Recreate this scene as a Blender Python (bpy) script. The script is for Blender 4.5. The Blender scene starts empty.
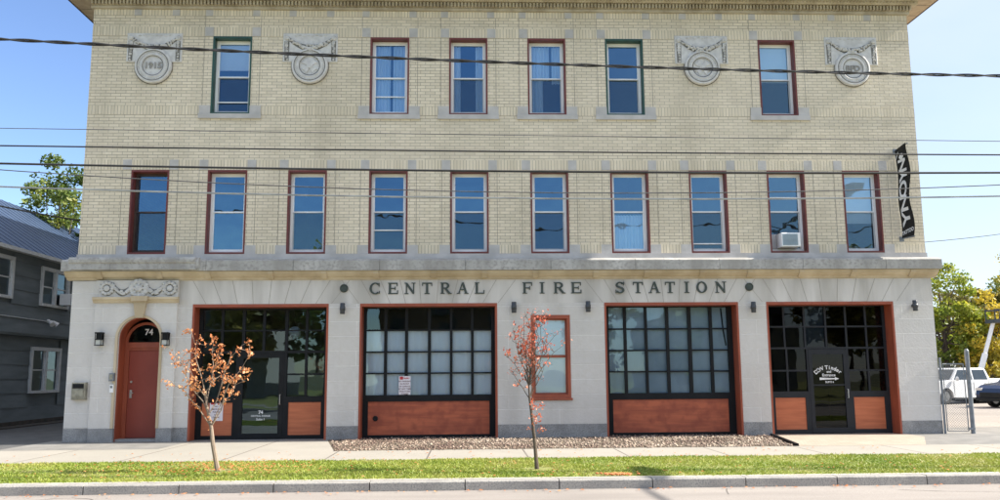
import bpy, math, random
import numpy as np
from mathutils import Vector, Matrix
random.seed(7); rng = np.random.default_rng(7)
scene = bpy.context.scene
COL = scene.collection
PI = math.pi

# ------------------------------------------------------------------ materials
def nodes_of(name):
    m = bpy.data.materials.new(name); m.use_nodes = True
    nt = m.node_tree
    return m, nt, nt.nodes['Principled BSDF'], nt.nodes['Material Output']

def N(nt, kind, **kw):
    n = nt.nodes.new(kind)
    for k, v in kw.items():
        if k in n.inputs: n.inputs[k].default_value = v
        else: setattr(n, k, v)
    return n

def rgba(c): return (c[0], c[1], c[2], 1.0)

def noise_fac(nt, coord, scale, detail=4, lo=0.35, hi=0.65, vscale=None):
    src = coord
    if vscale:
        mp = N(nt, 'ShaderNodeMapping'); mp.inputs['Scale'].default_value = vscale
        nt.links.new(coord, mp.inputs['Vector']); src = mp.outputs['Vector']
    n = N(nt, 'ShaderNodeTexNoise'); n.inputs['Scale'].default_value = scale; n.inputs['Detail'].default_value = detail
    nt.links.new(src, n.inputs['Vector'])
    r = N(nt, 'ShaderNodeMapRange'); r.inputs['From Min'].default_value = lo; r.inputs['From Max'].default_value = hi
    nt.links.new(n.outputs['Fac'], r.inputs['Value'])
    return r.outputs['Result'], n.outputs['Fac']

def mix(nt, fac, a, b, mode='MIX'):
    m = N(nt, 'ShaderNodeMix', data_type='RGBA', blend_type=mode)
    def put(sock, v):
        if isinstance(v, bpy.types.NodeSocket): nt.links.new(v, sock)
        elif isinstance(v, (int, float)): sock.default_value = v
        else: sock.default_value = rgba(v)
    put(m.inputs[0], fac); put(m.inputs[6], a); put(m.inputs[7], b)
    return m.outputs[2]

def bump(nt, b, height, strength=0.3, dist=0.01):
    bn = N(nt, 'ShaderNodeBump'); bn.inputs['Strength'].default_value = strength; bn.inputs['Distance'].default_value = dist
    nt.links.new(height, bn.inputs['Height']); nt.links.new(bn.outputs['Normal'], b.inputs['Normal'])

def mat(name, c1, c2=None, rough=0.7, scale=6, metal=0.0, bmp=0.0, bscale=None, vscale=None, fine=None, spec=None):
    """plain painted / stone / metal surface: two tones mixed by noise, optional fine speckle and bump"""
    m, nt, b, out = nodes_of(name)
    b.inputs['Roughness'].default_value = rough; b.inputs['Metallic'].default_value = metal
    if spec is not None: b.inputs['Specular IOR Level'].default_value = spec
    tc = N(nt, 'ShaderNodeTexCoord').outputs['Object']
    if c2 is None: c2 = tuple(x * 0.82 for x in c1)
    f, raw = noise_fac(nt, tc, scale, vscale=vscale)
    col = mix(nt, f, c1, c2)
    if fine:
        f2, raw2 = noise_fac(nt, tc, fine[0], detail=2, lo=0.45, hi=0.7)
        col = mix(nt, f2, col, fine[1])
    nt.links.new(col, b.inputs['Base Color'])
    if bmp:
        _, raw3 = noise_fac(nt, tc, bscale or scale * 4, detail=5)
        bump(nt, b, raw3, bmp, 0.01)
    return m

def planar(nt, soldier=False):
    """wall coordinates: along the wall, height"""
    tc = N(nt, 'ShaderNodeTexCoord').outputs['Object']
    s = N(nt, 'ShaderNodeSeparateXYZ'); nt.links.new(tc, s.inputs[0])
    add = N(nt, 'ShaderNodeMath', operation='ADD'); nt.links.new(s.outputs[0], add.inputs[0]); nt.links.new(s.outputs[1], add.inputs[1])
    c = N(nt, 'ShaderNodeCombineXYZ')
    if soldier:
        nt.links.new(s.outputs[2], c.inputs[0]); nt.links.new(add.outputs[0], c.inputs[1])
    else:
        nt.links.new(add.outputs[0], c.inputs[0]); nt.links.new(s.outputs[2], c.inputs[1])
    return tc, c.outputs[0]

def brick_mat(name, w, h, mortar, c1, c2, cm, soldier=False, off=(0, 0), stain=(0.30, 0.27, 0.2), rough=0.85):
    m, nt, b, out = nodes_of(name)
    b.inputs['Roughness'].default_value = rough
    tc, pc = planar(nt, soldier)
    mp = N(nt, 'ShaderNodeMapping'); mp.inputs['Location'].default_value = (off[0], off[1], 0)
    nt.links.new(pc, mp.inputs['Vector'])
    br = N(nt, 'ShaderNodeTexBrick')
    br.inputs['Color1'].default_value = rgba(c1); br.inputs['Color2'].default_value = rgba(c2); br.inputs['Mortar'].default_value = rgba(cm)
    br.inputs['Scale'].default_value = 1.0; br.inputs['Mortar Size'].default_value = mortar; br.inputs['Mortar Smooth'].default_value = 0.3
    br.inputs['Brick Width'].default_value = w; br.inputs['Row Height'].default_value = h; br.inputs['Bias'].default_value = -0.1
    nt.links.new(mp.outputs['Vector'], br.inputs['Vector'])
    f, raw = noise_fac(nt, tc, 0.5, detail=6, lo=0.42, hi=0.75)
    half = N(nt, 'ShaderNodeMath', operation='MULTIPLY'); half.inputs[1].default_value = 0.3; nt.links.new(f, half.inputs[0])
    col = mix(nt, half.outputs[0], br.outputs['Color'], stain)
    f2, raw2 = noise_fac(nt, tc, 9, detail=3, lo=0.4, hi=0.7)
    h2 = N(nt, 'ShaderNodeMath', operation='MULTIPLY'); h2.inputs[1].default_value = 0.25; nt.links.new(f2, h2.inputs[0])
    col = mix(nt, h2.outputs[0], col, (c1[0] * .8, c1[1] * .78, c1[2] * .72))
    # soot and water streaks running down the wall
    f3, raw4 = noise_fac(nt, tc, 1.6, detail=5, lo=0.5, hi=0.8, vscale=(1, 1, .13))
    h3 = N(nt, 'ShaderNodeMath', operation='MULTIPLY'); h3.inputs[1].default_value = 0.46; nt.links.new(f3, h3.inputs[0])
    col = mix(nt, h3.outputs[0], col, (c1[0] * .55, c1[1] * .54, c1[2] * .52))
    f4, raw5 = noise_fac(nt, tc, 0.33, detail=3, lo=0.45, hi=0.65)
    h4 = N(nt, 'ShaderNodeMath', operation='MULTIPLY'); h4.inputs[1].default_value = 0.22; nt.links.new(f4, h4.inputs[0])
    col = mix(nt, h4.outputs[0], col, (c1[0] * 1.06, c1[1] * 1.05, c1[2] * 1.08))
    nt.links.new(col, b.inputs['Base Color'])
    # brick faces slightly proud of the joints, each a bit rough
    inv = N(nt, 'ShaderNodeMath', operation='SUBTRACT'); inv.inputs[0].default_value = 1.0; nt.links.new(br.outputs['Fac'], inv.inputs[1])
    _, raw3 = noise_fac(nt, tc, 22, detail=4)
    ad = N(nt, 'ShaderNodeMath', operation='MULTIPLY_ADD'); nt.links.new(raw3, ad.inputs[0]); ad.inputs[1].default_value = 0.9; nt.links.new(inv.outputs[0], ad.inputs[2])
    bump(nt, b, ad.outputs[0], 0.6, 0.012)
    return m

def glass_mat(name, refl=0.2, tint=(0.75, 0.82, 0.85), wav=0.012, wscale=2.2, gcol=(0.92, 0.96, 1)):
    m, nt, b, out = nodes_of(name)
    nt.nodes.remove(b)
    tr = N(nt, 'ShaderNodeBsdfTransparent'); tr.inputs['Color'].default_value = rgba(tint)
    gl = N(nt, 'ShaderNodeBsdfGlossy'); gl.inputs['Color'].default_value = (*gcol, 1); gl.inputs['Roughness'].default_value = 0.01
    lw = N(nt, 'ShaderNodeFresnel'); lw.inputs['IOR'].default_value = 1.5
    mr = N(nt, 'ShaderNodeMapRange'); mr.inputs['From Min'].default_value = 0.04; mr.inputs['From Max'].default_value = 1
    mr.inputs['To Min'].default_value = refl; mr.inputs['To Max'].default_value = 1
    nt.links.new(lw.outputs[0], mr.inputs['Value'])
    tc = N(nt, 'ShaderNodeTexCoord').outputs['Object']
    _, raw = noise_fac(nt, tc, wscale, detail=1)
    bn = N(nt, 'ShaderNodeBump'); bn.inputs['Strength'].default_value = 1.0; bn.inputs['Distance'].default_value = wav
    nt.links.new(raw, bn.inputs['Height']); nt.links.new(bn.outputs['Normal'], gl.inputs['Normal'])
    mx = N(nt, 'ShaderNodeMixShader')
    nt.links.new(mr.outputs['Result'], mx.inputs[0]); nt.links.new(tr.outputs[0], mx.inputs[1]); nt.links.new(gl.outputs[0], mx.inputs[2])
    nt.links.new(mx.outputs[0], out.inputs['Surface'])
    return m

def screen_mat():
    m, nt, b, out = nodes_of('insect_screen_mesh'); b.inputs['Base Color'].default_value = (.03, .032, .035, 1); b.inputs['Roughness'].default_value = .8
    tr = N(nt, 'ShaderNodeBsdfTransparent'); mx = N(nt, 'ShaderNodeMixShader'); mx.inputs[0].default_value = .27
    nt.links.new(tr.outputs[0], mx.inputs[1]); nt.links.new(b.outputs[0], mx.inputs[2]); nt.links.new(mx.outputs[0], out.inputs['Surface'])
    return m

def leaf_mat(name, cols, trans=0.35):
    m, nt, b, out = nodes_of(name)
    nt.nodes.remove(b)
    geo = N(nt, 'ShaderNodeNewGeometry')
    ramp = N(nt, 'ShaderNodeValToRGB')
    el = ramp.color_ramp.elements
    while len(el) < len(cols): el.new(0.5)
    for i, c in enumerate(cols):
        el[i].position = i / max(1, len(cols) - 1); el[i].color = rgba(c)
    tc = N(nt, 'ShaderNodeTexCoord').outputs['Object']
    f, raw = noise_fac(nt, tc, 0.7, detail=2, lo=0.3, hi=0.7)
    mx0 = N(nt, 'ShaderNodeMath', operation='MULTIPLY_ADD'); nt.links.new(f, mx0.inputs[0]); mx0.inputs[1].default_value = 0.55
    mm = N(nt, 'ShaderNodeMath', operation='MULTIPLY'); nt.links.new(geo.outputs['Random Per Island'], mm.inputs[0]); mm.inputs[1].default_value = 0.45
    nt.links.new(mm.outputs[0], mx0.inputs[2]); nt.links.new(mx0.outputs[0], ramp.inputs[0])
    d = N(nt, 'ShaderNodeBsdfPrincipled'); d.inputs['Roughness'].default_value = 0.55
    nt.links.new(ramp.outputs[0], d.inputs['Base Color'])
    t = N(nt, 'ShaderNodeBsdfTranslucent'); nt.links.new(ramp.outputs[0], t.inputs['Color'])
    mx = N(nt, 'ShaderNodeMixShader'); mx.inputs[0].default_value = trans
    nt.links.new(d.outputs[0], mx.inputs[1]); nt.links.new(t.outputs[0], mx.inputs[2]); nt.links.new(mx.outputs[0], out.inputs['Surface'])
    return m

M = {}
M['brick'] = brick_mat('cream_brick', 0.235, 0.0745, 0.0050, (0.79, 0.70, 0.55), (0.66, 0.585, 0.455), (0.23, 0.205, 0.165))
M['soldier'] = brick_mat('cream_brick_soldier', 40, 0.0745, 0.0050, (0.79, 0.70, 0.545), (0.65, 0.575, 0.44), (0.23, 0.205, 0.165), soldier=True, off=(20, 0.01))
M['side_brick'] = brick_mat('side_brick', 0.22, 0.0745, 0.009, (0.40, 0.30, 0.2), (0.33, 0.24, 0.16), (0.25, 0.23, 0.2))
M['ashlar'] = brick_mat('limestone_ashlar', 2.3, 0.333, 0.0075, (0.66, 0.635, 0.60), (0.62, 0.60, 0.57), (0.84, 0.82, 0.79), off=(0.4, 0.033), stain=(0.44, 0.40, 0.34), rough=0.8)
M['stone'] = mat('limestone', (0.66, 0.63, 0.59), (0.48, 0.455, 0.415), rough=0.8, scale=2.4, bmp=0.25, bscale=40, vscale=(1, 1, .16))
M['stone_grey'] = mat('grey_cast_stone', (0.54, 0.52, 0.505), (0.43, 0.415, 0.40), rough=0.85, scale=3, bmp=0.3, bscale=30)
M['belt'] = mat('weathered_belt_stone', (0.48, 0.47, 0.45), (0.31, 0.30, 0.28), rough=0.85, scale=2.2, bmp=0.3, bscale=25, vscale=(1, 1, .35), fine=(14, (0.29, 0.28, 0.265)))
M['mould'] = mat('ochre_moulding_stone', (0.60, 0.505, 0.36), (0.46, 0.37, 0.245), rough=0.85, scale=2.5, bmp=0.2, bscale=25, vscale=(1, 1, .3))
M['plinth'] = mat('granite_plinth', (0.36, 0.36, 0.36), (0.26, 0.26, 0.26), rough=0.75, scale=4, bmp=0.4, bscale=60, fine=(70, (0.15, 0.145, 0.14)))
M['relief'] = mat('carved_white_stone', (0.66, 0.65, 0.64), (0.54, 0.53, 0.52), rough=0.8, scale=9, bmp=0.4, bscale=30)
M['garland'] = mat('grimy_carved_stone', (0.64, 0.63, 0.61), (0.48, 0.47, 0.45), rough=0.85, scale=10, bmp=0.3, bscale=40)
M['letter_stone'] = mat('weathered_raised_stone', (0.34, 0.33, 0.315), (0.26, 0.25, 0.24), rough=.85)
M['grime2'] = mat('soot_in_carving', (0.24, 0.235, 0.22), (0.15, 0.145, 0.135), rough=.95, scale=8)  # dark colour standing in for shade in the carved recesses
M['grime'] = mat('dark_grime_line', (0.13, 0.125, 0.115), rough=0.9)  # dark colour standing in for shade along the ring grooves
M['cornice'] = mat('cornice_paint', (0.50, 0.44, 0.33), (0.34, 0.285, 0.2), rough=0.7, scale=3, bmp=0.15)
M['soffit'] = mat('soffit_boards', (0.46, 0.38, 0.28), (0.35, 0.28, 0.2), rough=0.7, scale=4)
M['joint'] = mat('stone_joint', (0.24, 0.22, 0.19), rough=0.9)
M['faint_joint'] = mat('pale_stone_joint', (0.36, 0.325, 0.28), rough=0.9)
M['red'] = mat('red_brown_paint', (0.36, 0.085, 0.04), (0.28, 0.066, 0.034), rough=0.5, scale=5, bmp=0.1, vscale=(1, 1, .3))
M['casing_red'] = mat('maroon_paint', (0.17, 0.037, 0.031), (0.125, 0.028, 0.024), rough=0.5, scale=5)
M['casing_green'] = mat('dark_green_paint', (0.022, 0.085, 0.065), (0.018, 0.06, 0.05), rough=0.5, scale=5)
M['casing_brown'] = mat('dark_brown_paint', (0.075, 0.045, 0.036), (0.05, 0.03, 0.026), rough=0.5, scale=5)
M['vinyl'] = mat('white_vinyl', (0.91, 0.91, 0.91), (0.85, 0.85, 0.86), rough=0.4, scale=3)
M['black'] = mat('black_metal', (0.012, 0.013, 0.015), (0.008, 0.009, 0.010), rough=0.6, scale=4, spec=.25)
M['slate'] = mat('dark_slate_metal', (0.022, 0.024, 0.03), (0.018, 0.02, 0.024), rough=0.55, scale=4, spec=.3)
M['panel'] = mat('stained_plywood', (0.53, 0.135, 0.06), (0.36, 0.085, 0.042), rough=0.55, scale=2.6, vscale=(.5, 1, 5), bmp=0.15, fine=(4.5, (0.32, 0.073, 0.037)))
M['panel_clean'] = mat('orange_plywood', (0.55, 0.165, 0.07), (0.44, 0.12, 0.05), rough=0.55, scale=3.2, vscale=(.5, 1, 5), bmp=0.12)
M['door_red'] = mat('brick_red_door_paint', (0.29, 0.055, 0.034), (0.25, 0.045, 0.028), rough=0.5, scale=2, bmp=0.05)
M['glass'] = glass_mat('window_glass', 0.26, wav=0.005, gcol=(0.44, 0.76, 1.0), tint=(.95, .98, .99))
M['bay_glass'] = glass_mat('bay_glass', 0.10, wav=0.0015, gcol=(0.62, .86, 1), tint=(.98, .99, 1.0))
M['dark_glass'] = glass_mat('tinted_glass', 0.025, tint=(0.25, 0.27, 0.3), wav=0.0012)
M['screen'] = screen_mat()
M['film'] = mat('frosted_film', (0.88, 0.95, 0.98), (0.80, 0.89, 0.94), rough=0.7, scale=1.3, vscale=(2.5, 1, .6))
M['film_grey'] = mat('grey_frosted_film', (0.45, 0.56, 0.63), (0.32, 0.42, 0.50), rough=0.7, scale=1.2)
M['blind'] = mat('white_blind', (0.93, 0.95, 0.95), (0.88, 0.91, 0.92), rough=0.8, scale=2)
M['curtain'] = mat('pale_blue_curtain', (0.78, 0.88, 0.95), (0.66, 0.78, 0.88), rough=0.85, scale=3, vscale=(4, 1, .2))
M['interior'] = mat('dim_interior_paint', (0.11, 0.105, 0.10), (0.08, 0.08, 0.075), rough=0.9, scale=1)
M['bronze'] = mat('verdigris_letters', (0.062, 0.078, 0.066), (0.045, 0.058, 0.05), rough=0.5, scale=8)
M['white_letter'] = mat('white_lettering', (0.85, 0.85, 0.85), rough=0.5)
M['paper'] = mat('white_paper', (0.82, 0.79, 0.82), (0.76, 0.72, 0.76), rough=0.7)
M['ink'] = mat('dark_ink', (0.12, 0.03, 0.05), rough=0.7)
M['ink_red'] = mat('red_ink', (0.55, 0.05, 0.06), rough=0.7)
M['steel'] = mat('brushed_steel', (0.55, 0.55, 0.55), (0.42, 0.42, 0.42), rough=0.35, metal=0.8)
M['galv'] = mat('galvanised_steel', (0.24, 0.26, 0.285), (0.17, 0.19, 0.21), rough=0.55, metal=0.3, scale=12)
M['lamp_grey'] = mat('charcoal_lamp_metal', (0.05, 0.056, 0.066), (0.04, 0.045, 0.052), rough=0.4)
M['lamp_lens'] = mat('pale_lamp_glass', (0.55, 0.56, 0.52), rough=0.2)
M['roof_tar'] = mat('flat_roof_membrane', (0.12, 0.12, 0.12), rough=0.9)
M['mail'] = mat('weathered_brass', (0.36, 0.34, 0.27), (0.22, 0.21, 0.17), rough=0.5, metal=0.3, scale=10)

# ------------------------------------------------------------------ mesh builder
class MB:
    def __init__(s): s.v = []; s.f = []; s.mi = []; s.m = 0
    def add(s, vs, fs):
        o = len(s.v); s.v += [tuple(v) for v in vs]
        for f in fs: s.f.append(tuple(o + i for i in f)); s.mi.append(s.m)
    def box(s, x0, x1, y0, y1, z0, z1):
        s.add([(x0, y0, z0), (x1, y0, z0), (x1, y1, z0), (x0, y1, z0), (x0, y0, z1), (x1, y0, z1), (x1, y1, z1), (x0, y1, z1)],
              [(0, 3, 2, 1), (4, 5, 6, 7), (0, 1, 5, 4), (1, 2, 6, 5), (2, 3, 7, 6), (3, 0, 4, 7)])
        return s
    def bevbox(s, x0, x1, y0, y1, z0, z1, b):
        """box with its front (low y) edges chamfered"""
        vs = [(x0, y1, z0), (x1, y1, z0), (x1, y1, z1), (x0, y1, z1), (x0, y0 + b, z0), (x1, y0 + b, z0), (x1, y0 + b, z1), (x0, y0 + b, z1),
              (x0 + b, y0, z0 + b), (x1 - b, y0, z0 + b), (x1 - b, y0, z1 - b), (x0 + b, y0, z1 - b)]
        s.add(vs, [(0, 3, 2, 1), (0, 1, 5, 4), (1, 2, 6, 5), (2, 3, 7, 6), (3, 0, 4, 7), (4, 5, 9, 8), (5, 6, 10, 9), (6, 7, 11, 10), (7, 4, 8, 11), (8, 9, 10, 11)])
        return s
    def frame(s, x0, x1, y0, y1, z0, z1, w, wt=None, wb=None):
        wt = w if wt is None else wt; wb = w if wb is None else wb
        s.box(x0, x0 + w, y0, y1, z0, z1); s.box(x1 - w, x1, y0, y1, z0, z1)
        s.box(x0 + w, x1 - w, y0, y1, z1 - wt, z1)
        if wb > 0: s.box(x0 + w, x1 - w, y0, y1, z0, z0 + wb)
        return s
    def prism(s, poly, y0, y1):
        """polygon in x,z (counter clockwise seen from the street) extruded from y0 (front) to y1"""
        n = len(poly)
        vs = [(x, y0, z) for x, z in poly] + [(x, y1, z) for x, z in poly]
        fs = [tuple(range(n)), tuple(range(2 * n - 1, n - 1, -1))]
        for i in range(n): j = (i + 1) % n; fs.append((i, i + n, j + n, j))
        s.add(vs, fs); return s
    def sweep_x(s, prof, x0, x1):
        """profile in y,z swept along x"""
        n = len(prof)
        vs = [(x0, y, z) for y, z in prof] + [(x1, y, z) for y, z in prof]
        fs = [tuple(range(n)), tuple(range(2 * n - 1, n - 1, -1))]
        for i in range(n): j = (i + 1) % n; fs.append((i, i + n, j + n, j))
        s.add(vs, fs); return s
    def tube(s, pts, r, n=8, cap=True):
        pts = [Vector(p) for p in pts]; k = len(pts)
        rr = r if isinstance(r, (list, tuple)) else [r] * k
        o = len(s.v); ref = None
        for i, p in enumerate(pts):
            t = (pts[min(i + 1, k - 1)] - pts[max(i - 1, 0)]).normalized()
            if ref is None: ref = t.orthogonal().normalized()
            a = (ref - t * ref.dot(t))
            a = a.normalized() if a.length > 1e-5 else t.orthogonal().normalized()
            ref = a; b = t.cross(a)
            for q in range(n):
                th = 2 * PI * q / n; d = a * math.cos(th) + b * math.sin(th)
                s.v.append(tuple(p + d * rr[i]))
        for i in range(k - 1):
            for q in range(n):
                q2 = (q + 1) % n
                s.f.append((o + i * n + q, o + i * n + q2, o + (i + 1) * n + q2, o + (i + 1) * n + q)); s.mi.append(s.m)
        if cap:
            s.f.append(tuple(o + q for q in range(n - 1, -1, -1))); s.mi.append(s.m)
            s.f.append(tuple(o + (k - 1) * n + q for q in range(n))); s.mi.append(s.m)
        return s
    def blob(s, c, r, n=8, m=5, jit=0.0):
        """squashed ball; r scalar or (rx,ry,rz)"""
        rx, ry, rz = r if isinstance(r, tuple) else (r, r, r)
        o = len(s.v); s.v.append((c[0], c[1], c[2] - rz))
        for i in range(1, m):
            ph = -PI / 2 + PI * i / m
            for q in range(n):
                th = 2 * PI * q / n; k = 1 + jit * (random.random() - .5)
                s.v.append((c[0] + rx * k * math.cos(ph) * math.cos(th), c[1] + ry * k * math.cos(ph) * math.sin(th), c[2] + rz * k * math.sin(ph)))
        s.v.append((c[0], c[1], c[2] + rz)); top = len(s.v) - 1
        for q in range(n):
            q2 = (q + 1) % n
            s.f.append((o, o + 1 + q2, o + 1 + q)); s.mi.append(s.m)
            s.f.append((top, o + 1 + (m - 2) * n + q, o + 1 + (m - 2) * n + q2)); s.mi.append(s.m)
            for i in range(m - 2):
                a = o + 1 + i * n
                s.f.append((a + q, a + q2, a + n + q2, a + n + q)); s.mi.append(s.m)
        return s
    def disc_lathe(s, cx, cz, prof, n=36):
        """profile (radius, y) turned about the y axis through cx, cz"""
        o = len(s.v); k = len(prof)
        for r, y in prof:
            for q in range(n):
                th = 2 * PI * q / n; s.v.append((cx + r * math.cos(th), y, cz + r * math.sin(th)))
        for i in range(k - 1):
            for q in range(n):
                q2 = (q + 1) % n
                s.f.append((o + i * n + q, o + i * n + q2, o + (i + 1) * n + q2, o + (i + 1) * n + q)); s.mi.append(s.m)
        s.f.append(tuple(o + (k - 1) * n + q for q in range(n))); s.mi.append(s.m)
        return s
    def gridwall(s, x0, x1, z0, z1, ops, yf, yb, back=True):
        """wall slab with rectangular openings and their reveals"""
        xs = sorted({x0, x1} | {v for o in ops for v in o[:2]}); zs = sorted({z0, z1} | {min(max(v, z0), z1) for o in ops for v in o[2:]})
        for i in range(len(xs) - 1):
            for j in range(len(zs) - 1):
                a, b, c, d = xs[i], xs[i + 1], zs[j], zs[j + 1]
                mx, mz = (a + b) / 2, (c + d) / 2
                if any(o[0] < mx < o[1] and o[2] < mz < o[3] for o in ops): continue
                s.add([(a, yf, c), (b, yf, c), (b, yf, d), (a, yf, d)], [(0, 1, 2, 3)])
                if back: s.add([(a, yb, c), (b, yb, c), (b, yb, d), (a, yb, d)], [(3, 2, 1, 0)])
        for o in ops:
            a, b, c, d = o[0], o[1], max(o[2], z0), min(o[3], z1)
            if c >= d: continue
            s.add([(a, yf, c), (a, yb, c), (a, yb, d), (a, yf, d)], [(3, 2, 1, 0)])
            s.add([(b, yf, c), (b, yb, c), (b, yb, d), (b, yf, d)], [(0, 1, 2, 3)])
            if o[3] <= z1: s.add([(a, yf, d), (b, yf, d), (b, yb, d), (a, yb, d)], [(3, 2, 1, 0)])
            if o[2] > z0 or (o[2] == z0): s.add([(a, yf, c), (b, yf, c), (b, yb, c), (a, yb, c)], [(0, 1, 2, 3)])
        s.add([(x0, yf, z0), (x0, yb, z0), (x0, yb, z1), (x0, yf, z1)], [(0, 1, 2, 3)])
        s.add([(x1, yf, z0), (x1, yb, z0), (x1, yb, z1), (x1, yf, z1)], [(3, 2, 1, 0)])
        return s
    def build(s, name, mats, parent=None, smooth=False):
        me = bpy.data.meshes.new(name); me.from_pydata(s.v, [], s.f)
        mats = mats if isinstance(mats, (list, tuple)) else [mats]
        for m in mats: me.materials.append(m)
        if len(mats) > 1: me.polygons.foreach_set('material_index', s.mi)
        if smooth: me.polygons.foreach_set('use_smooth', [True] * len(me.polygons))
        me.update()
        return link(name, me, parent)

def world_loc(o):
    v = Vector((0, 0, 0)); m = Matrix.Identity(4)
    chain = []
    while o: chain.append(o); o = o.parent
    for q in reversed(chain): m = m @ q.matrix_parent_inverse @ q.matrix_basis
    return m

def link(name, me, parent=None):
    o = bpy.data.objects.new(name, me); COL.objects.link(o)
    if parent is not None:
        o.parent = parent
        if parent.get('_worldbuilt'): o.matrix_parent_inverse = world_loc(parent).inverted()
    return o

def tag(o, label=None, cat=None, group=None, kind=None):
    if label: o['label'] = label
    if cat: o['category'] = cat
    if group: o['group'] = group
    if kind: o['kind'] = kind
    return o

def thing(name, label, cat, loc=(0, 0, 0), rz=0, group=None, worldbuilt=False):
    o = bpy.data.objects.new(name, None); COL.objects.link(o)
    o.location = loc; o.rotation_euler = (0, 0, rz); o.empty_display_size = 0.2
    if worldbuilt: o['_worldbuilt'] = 1
    return tag(o, label, cat, group)

def copy_tree(o, loc, label=None, rz=None):
    r = o.copy(); COL.objects.link(r); r.location = loc
    if rz is not None: r.rotation_euler = (0, 0, rz)
    if label: r['label'] = label
    for ch in list(o.children):
        c = ch.copy(); COL.objects.link(c); c.parent = r
        for g in list(ch.children):
            d = g.copy(); COL.objects.link(d); d.parent = c
    return r

def text_mesh(s, size, align='CENTER', ext=0.002, bold=0.0, shear=0.0):
    cu = bpy.data.curves.new('txt', 'FONT'); cu.body = s; cu.size = size; cu.align_x = align; cu.align_y = 'CENTER'
    cu.extrude = ext; cu.offset = bold; cu.shear = shear
    o = bpy.data.objects.new('txt', cu); COL.objects.link(o)
    dg = bpy.context.evaluated_depsgraph_get(); dg.update()
    me = bpy.data.meshes.new_from_object(o.evaluated_get(dg))
    bpy.data.objects.remove(o)
    vs = [tuple(v.co) for v in me.vertices]; fs = [tuple(p.vertices) for p in me.polygons]
    bpy.data.meshes.remove(me)
    return vs, fs

def put_text(mb, s, size, x, y, z, **kw):
    vs, fs = text_mesh(s, size, **kw)
    mb.add([(x + vx, y - vz, z + vy) for vx, vy, vz in vs], fs)

# ------------------------------------------------------------------ the setting: ground
GR = {}
def ground_sheet(name, pts, z, m, depth=0.0):
    mb = MB()
    n = len(pts)
    mb.add([(x, y, z) for x, y in pts], [tuple(range(n))])
    return tag(mb.build(name, m), kind='structure')

def joint_mat(name, c1, c2, w, h, mortar, cm, off=(0, 0), rough=0.85, fine=None, offset=0.0):
    m, nt, b, out = nodes_of(name); b.inputs['Roughness'].default_value = rough
    tc = N(nt, 'ShaderNodeTexCoord').outputs['Object']
    mp = N(nt, 'ShaderNodeMapping'); mp.inputs['Location'].default_value = (off[0], off[1], 0); nt.links.new(tc, mp.inputs['Vector'])
    br = N(nt, 'ShaderNodeTexBrick', offset=offset)
    br.inputs['Color1'].default_value = rgba(c1); br.inputs['Color2'].default_value = rgba(c2); br.inputs['Mortar'].default_value = rgba(cm)
    br.inputs['Scale'].default_value = 1; br.inputs['Mortar Size'].default_value = mortar; br.inputs['Brick Width'].default_value = w; br.inputs['Row Height'].default_value = h
    nt.links.new(mp.outputs['Vector'], br.inputs['Vector'])
    f, raw = noise_fac(nt, tc, 1.3, detail=6, lo=0.4, hi=0.75)
    hh = N(nt, 'ShaderNodeMath', operation='MULTIPLY'); hh.inputs[1].default_value = 0.4; nt.links.new(f, hh.inputs[0])
    col = mix(nt, hh.outputs[0], br.outputs['Color'], tuple(x * .72 for x in c1))
    f2, raw2 = noise_fac(nt, tc, 45, detail=3, lo=0.45, hi=0.75)
    h2 = N(nt, 'ShaderNodeMath', operation='MULTIPLY'); h2.inputs[1].default_value = 0.3; nt.links.new(f2, h2.inputs[0])
    col = mix(nt, h2.outputs[0], col, tuple(x * .6 for x in c1))
    nt.links.new(col, b.inputs['Base Color'])
    bump(nt, b, raw2, 0.3, 0.01)
    return m

M['concrete'] = joint_mat('sidewalk_concrete', (0.345, 0.32, 0.28), (0.32, 0.30, 0.26), 1.75, 40, 0.016, (0.12, 0.10, 0.085), off=(0.75, 20))
M['pavers'] = joint_mat('clay_pavers', (0.47, 0.39, 0.31), (0.38, 0.30, 0.235), 0.22, 0.11, 0.008, (0.25, 0.22, 0.19), offset=0.5)
M['asphalt'] = mat('sunbleached_asphalt', (0.325, 0.295, 0.27), (0.215, 0.195, 0.18), rough=0.9, scale=1.2, bmp=0.5, bscale=90, vscale=(.22, 1, 1), fine=(60, (0.24, 0.21, 0.19)))
M['lot'] = mat('parking_asphalt', (0.36, 0.32, 0.285), (0.27, 0.24, 0.215), rough=0.9, scale=0.5, bmp=0.4, bscale=60, vscale=(.4, 1, 1), fine=(40, (0.15, 0.14, 0.13)))
M['patch'] = mat('grey_asphalt_patch', (0.23, 0.22, 0.205), (0.17, 0.165, 0.155), rough=0.9, scale=2.5, bmp=0.5, bscale=70)
M['alley'] = mat('dark_alley_asphalt', (0.10, 0.10, 0.10), (0.07, 0.07, 0.07), rough=0.9, scale=2.5, bmp=0.4, bscale=50)
M['soil'] = mat('dry_soil', (0.13, 0.10, 0.07), (0.09, 0.07, 0.045), rough=1, scale=6, bmp=0.5, bscale=50)
M['turf'] = mat('turf_base', (0.15, 0.20, 0.035), (0.27, 0.24, 0.09), rough=1, scale=3, bmp=0.6, bscale=60)
M['kerb'] = mat('granite_kerb', (0.40, 0.38, 0.345), (0.29, 0.275, 0.255), rough=0.85, scale=3, bmp=0.4, bscale=50, fine=(50, (0.2, 0.2, 0.2)))
M['kerb_back'] = mat('pale_kerb_concrete', (0.50, 0.47, 0.41), (0.42, 0.39, 0.34), rough=0.9, scale=4)
M['far_ground'] = mat('far_dry_grass', (0.13, 0.13, 0.05), (0.09, 0.10, 0.04), rough=1, scale=.3)

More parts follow.
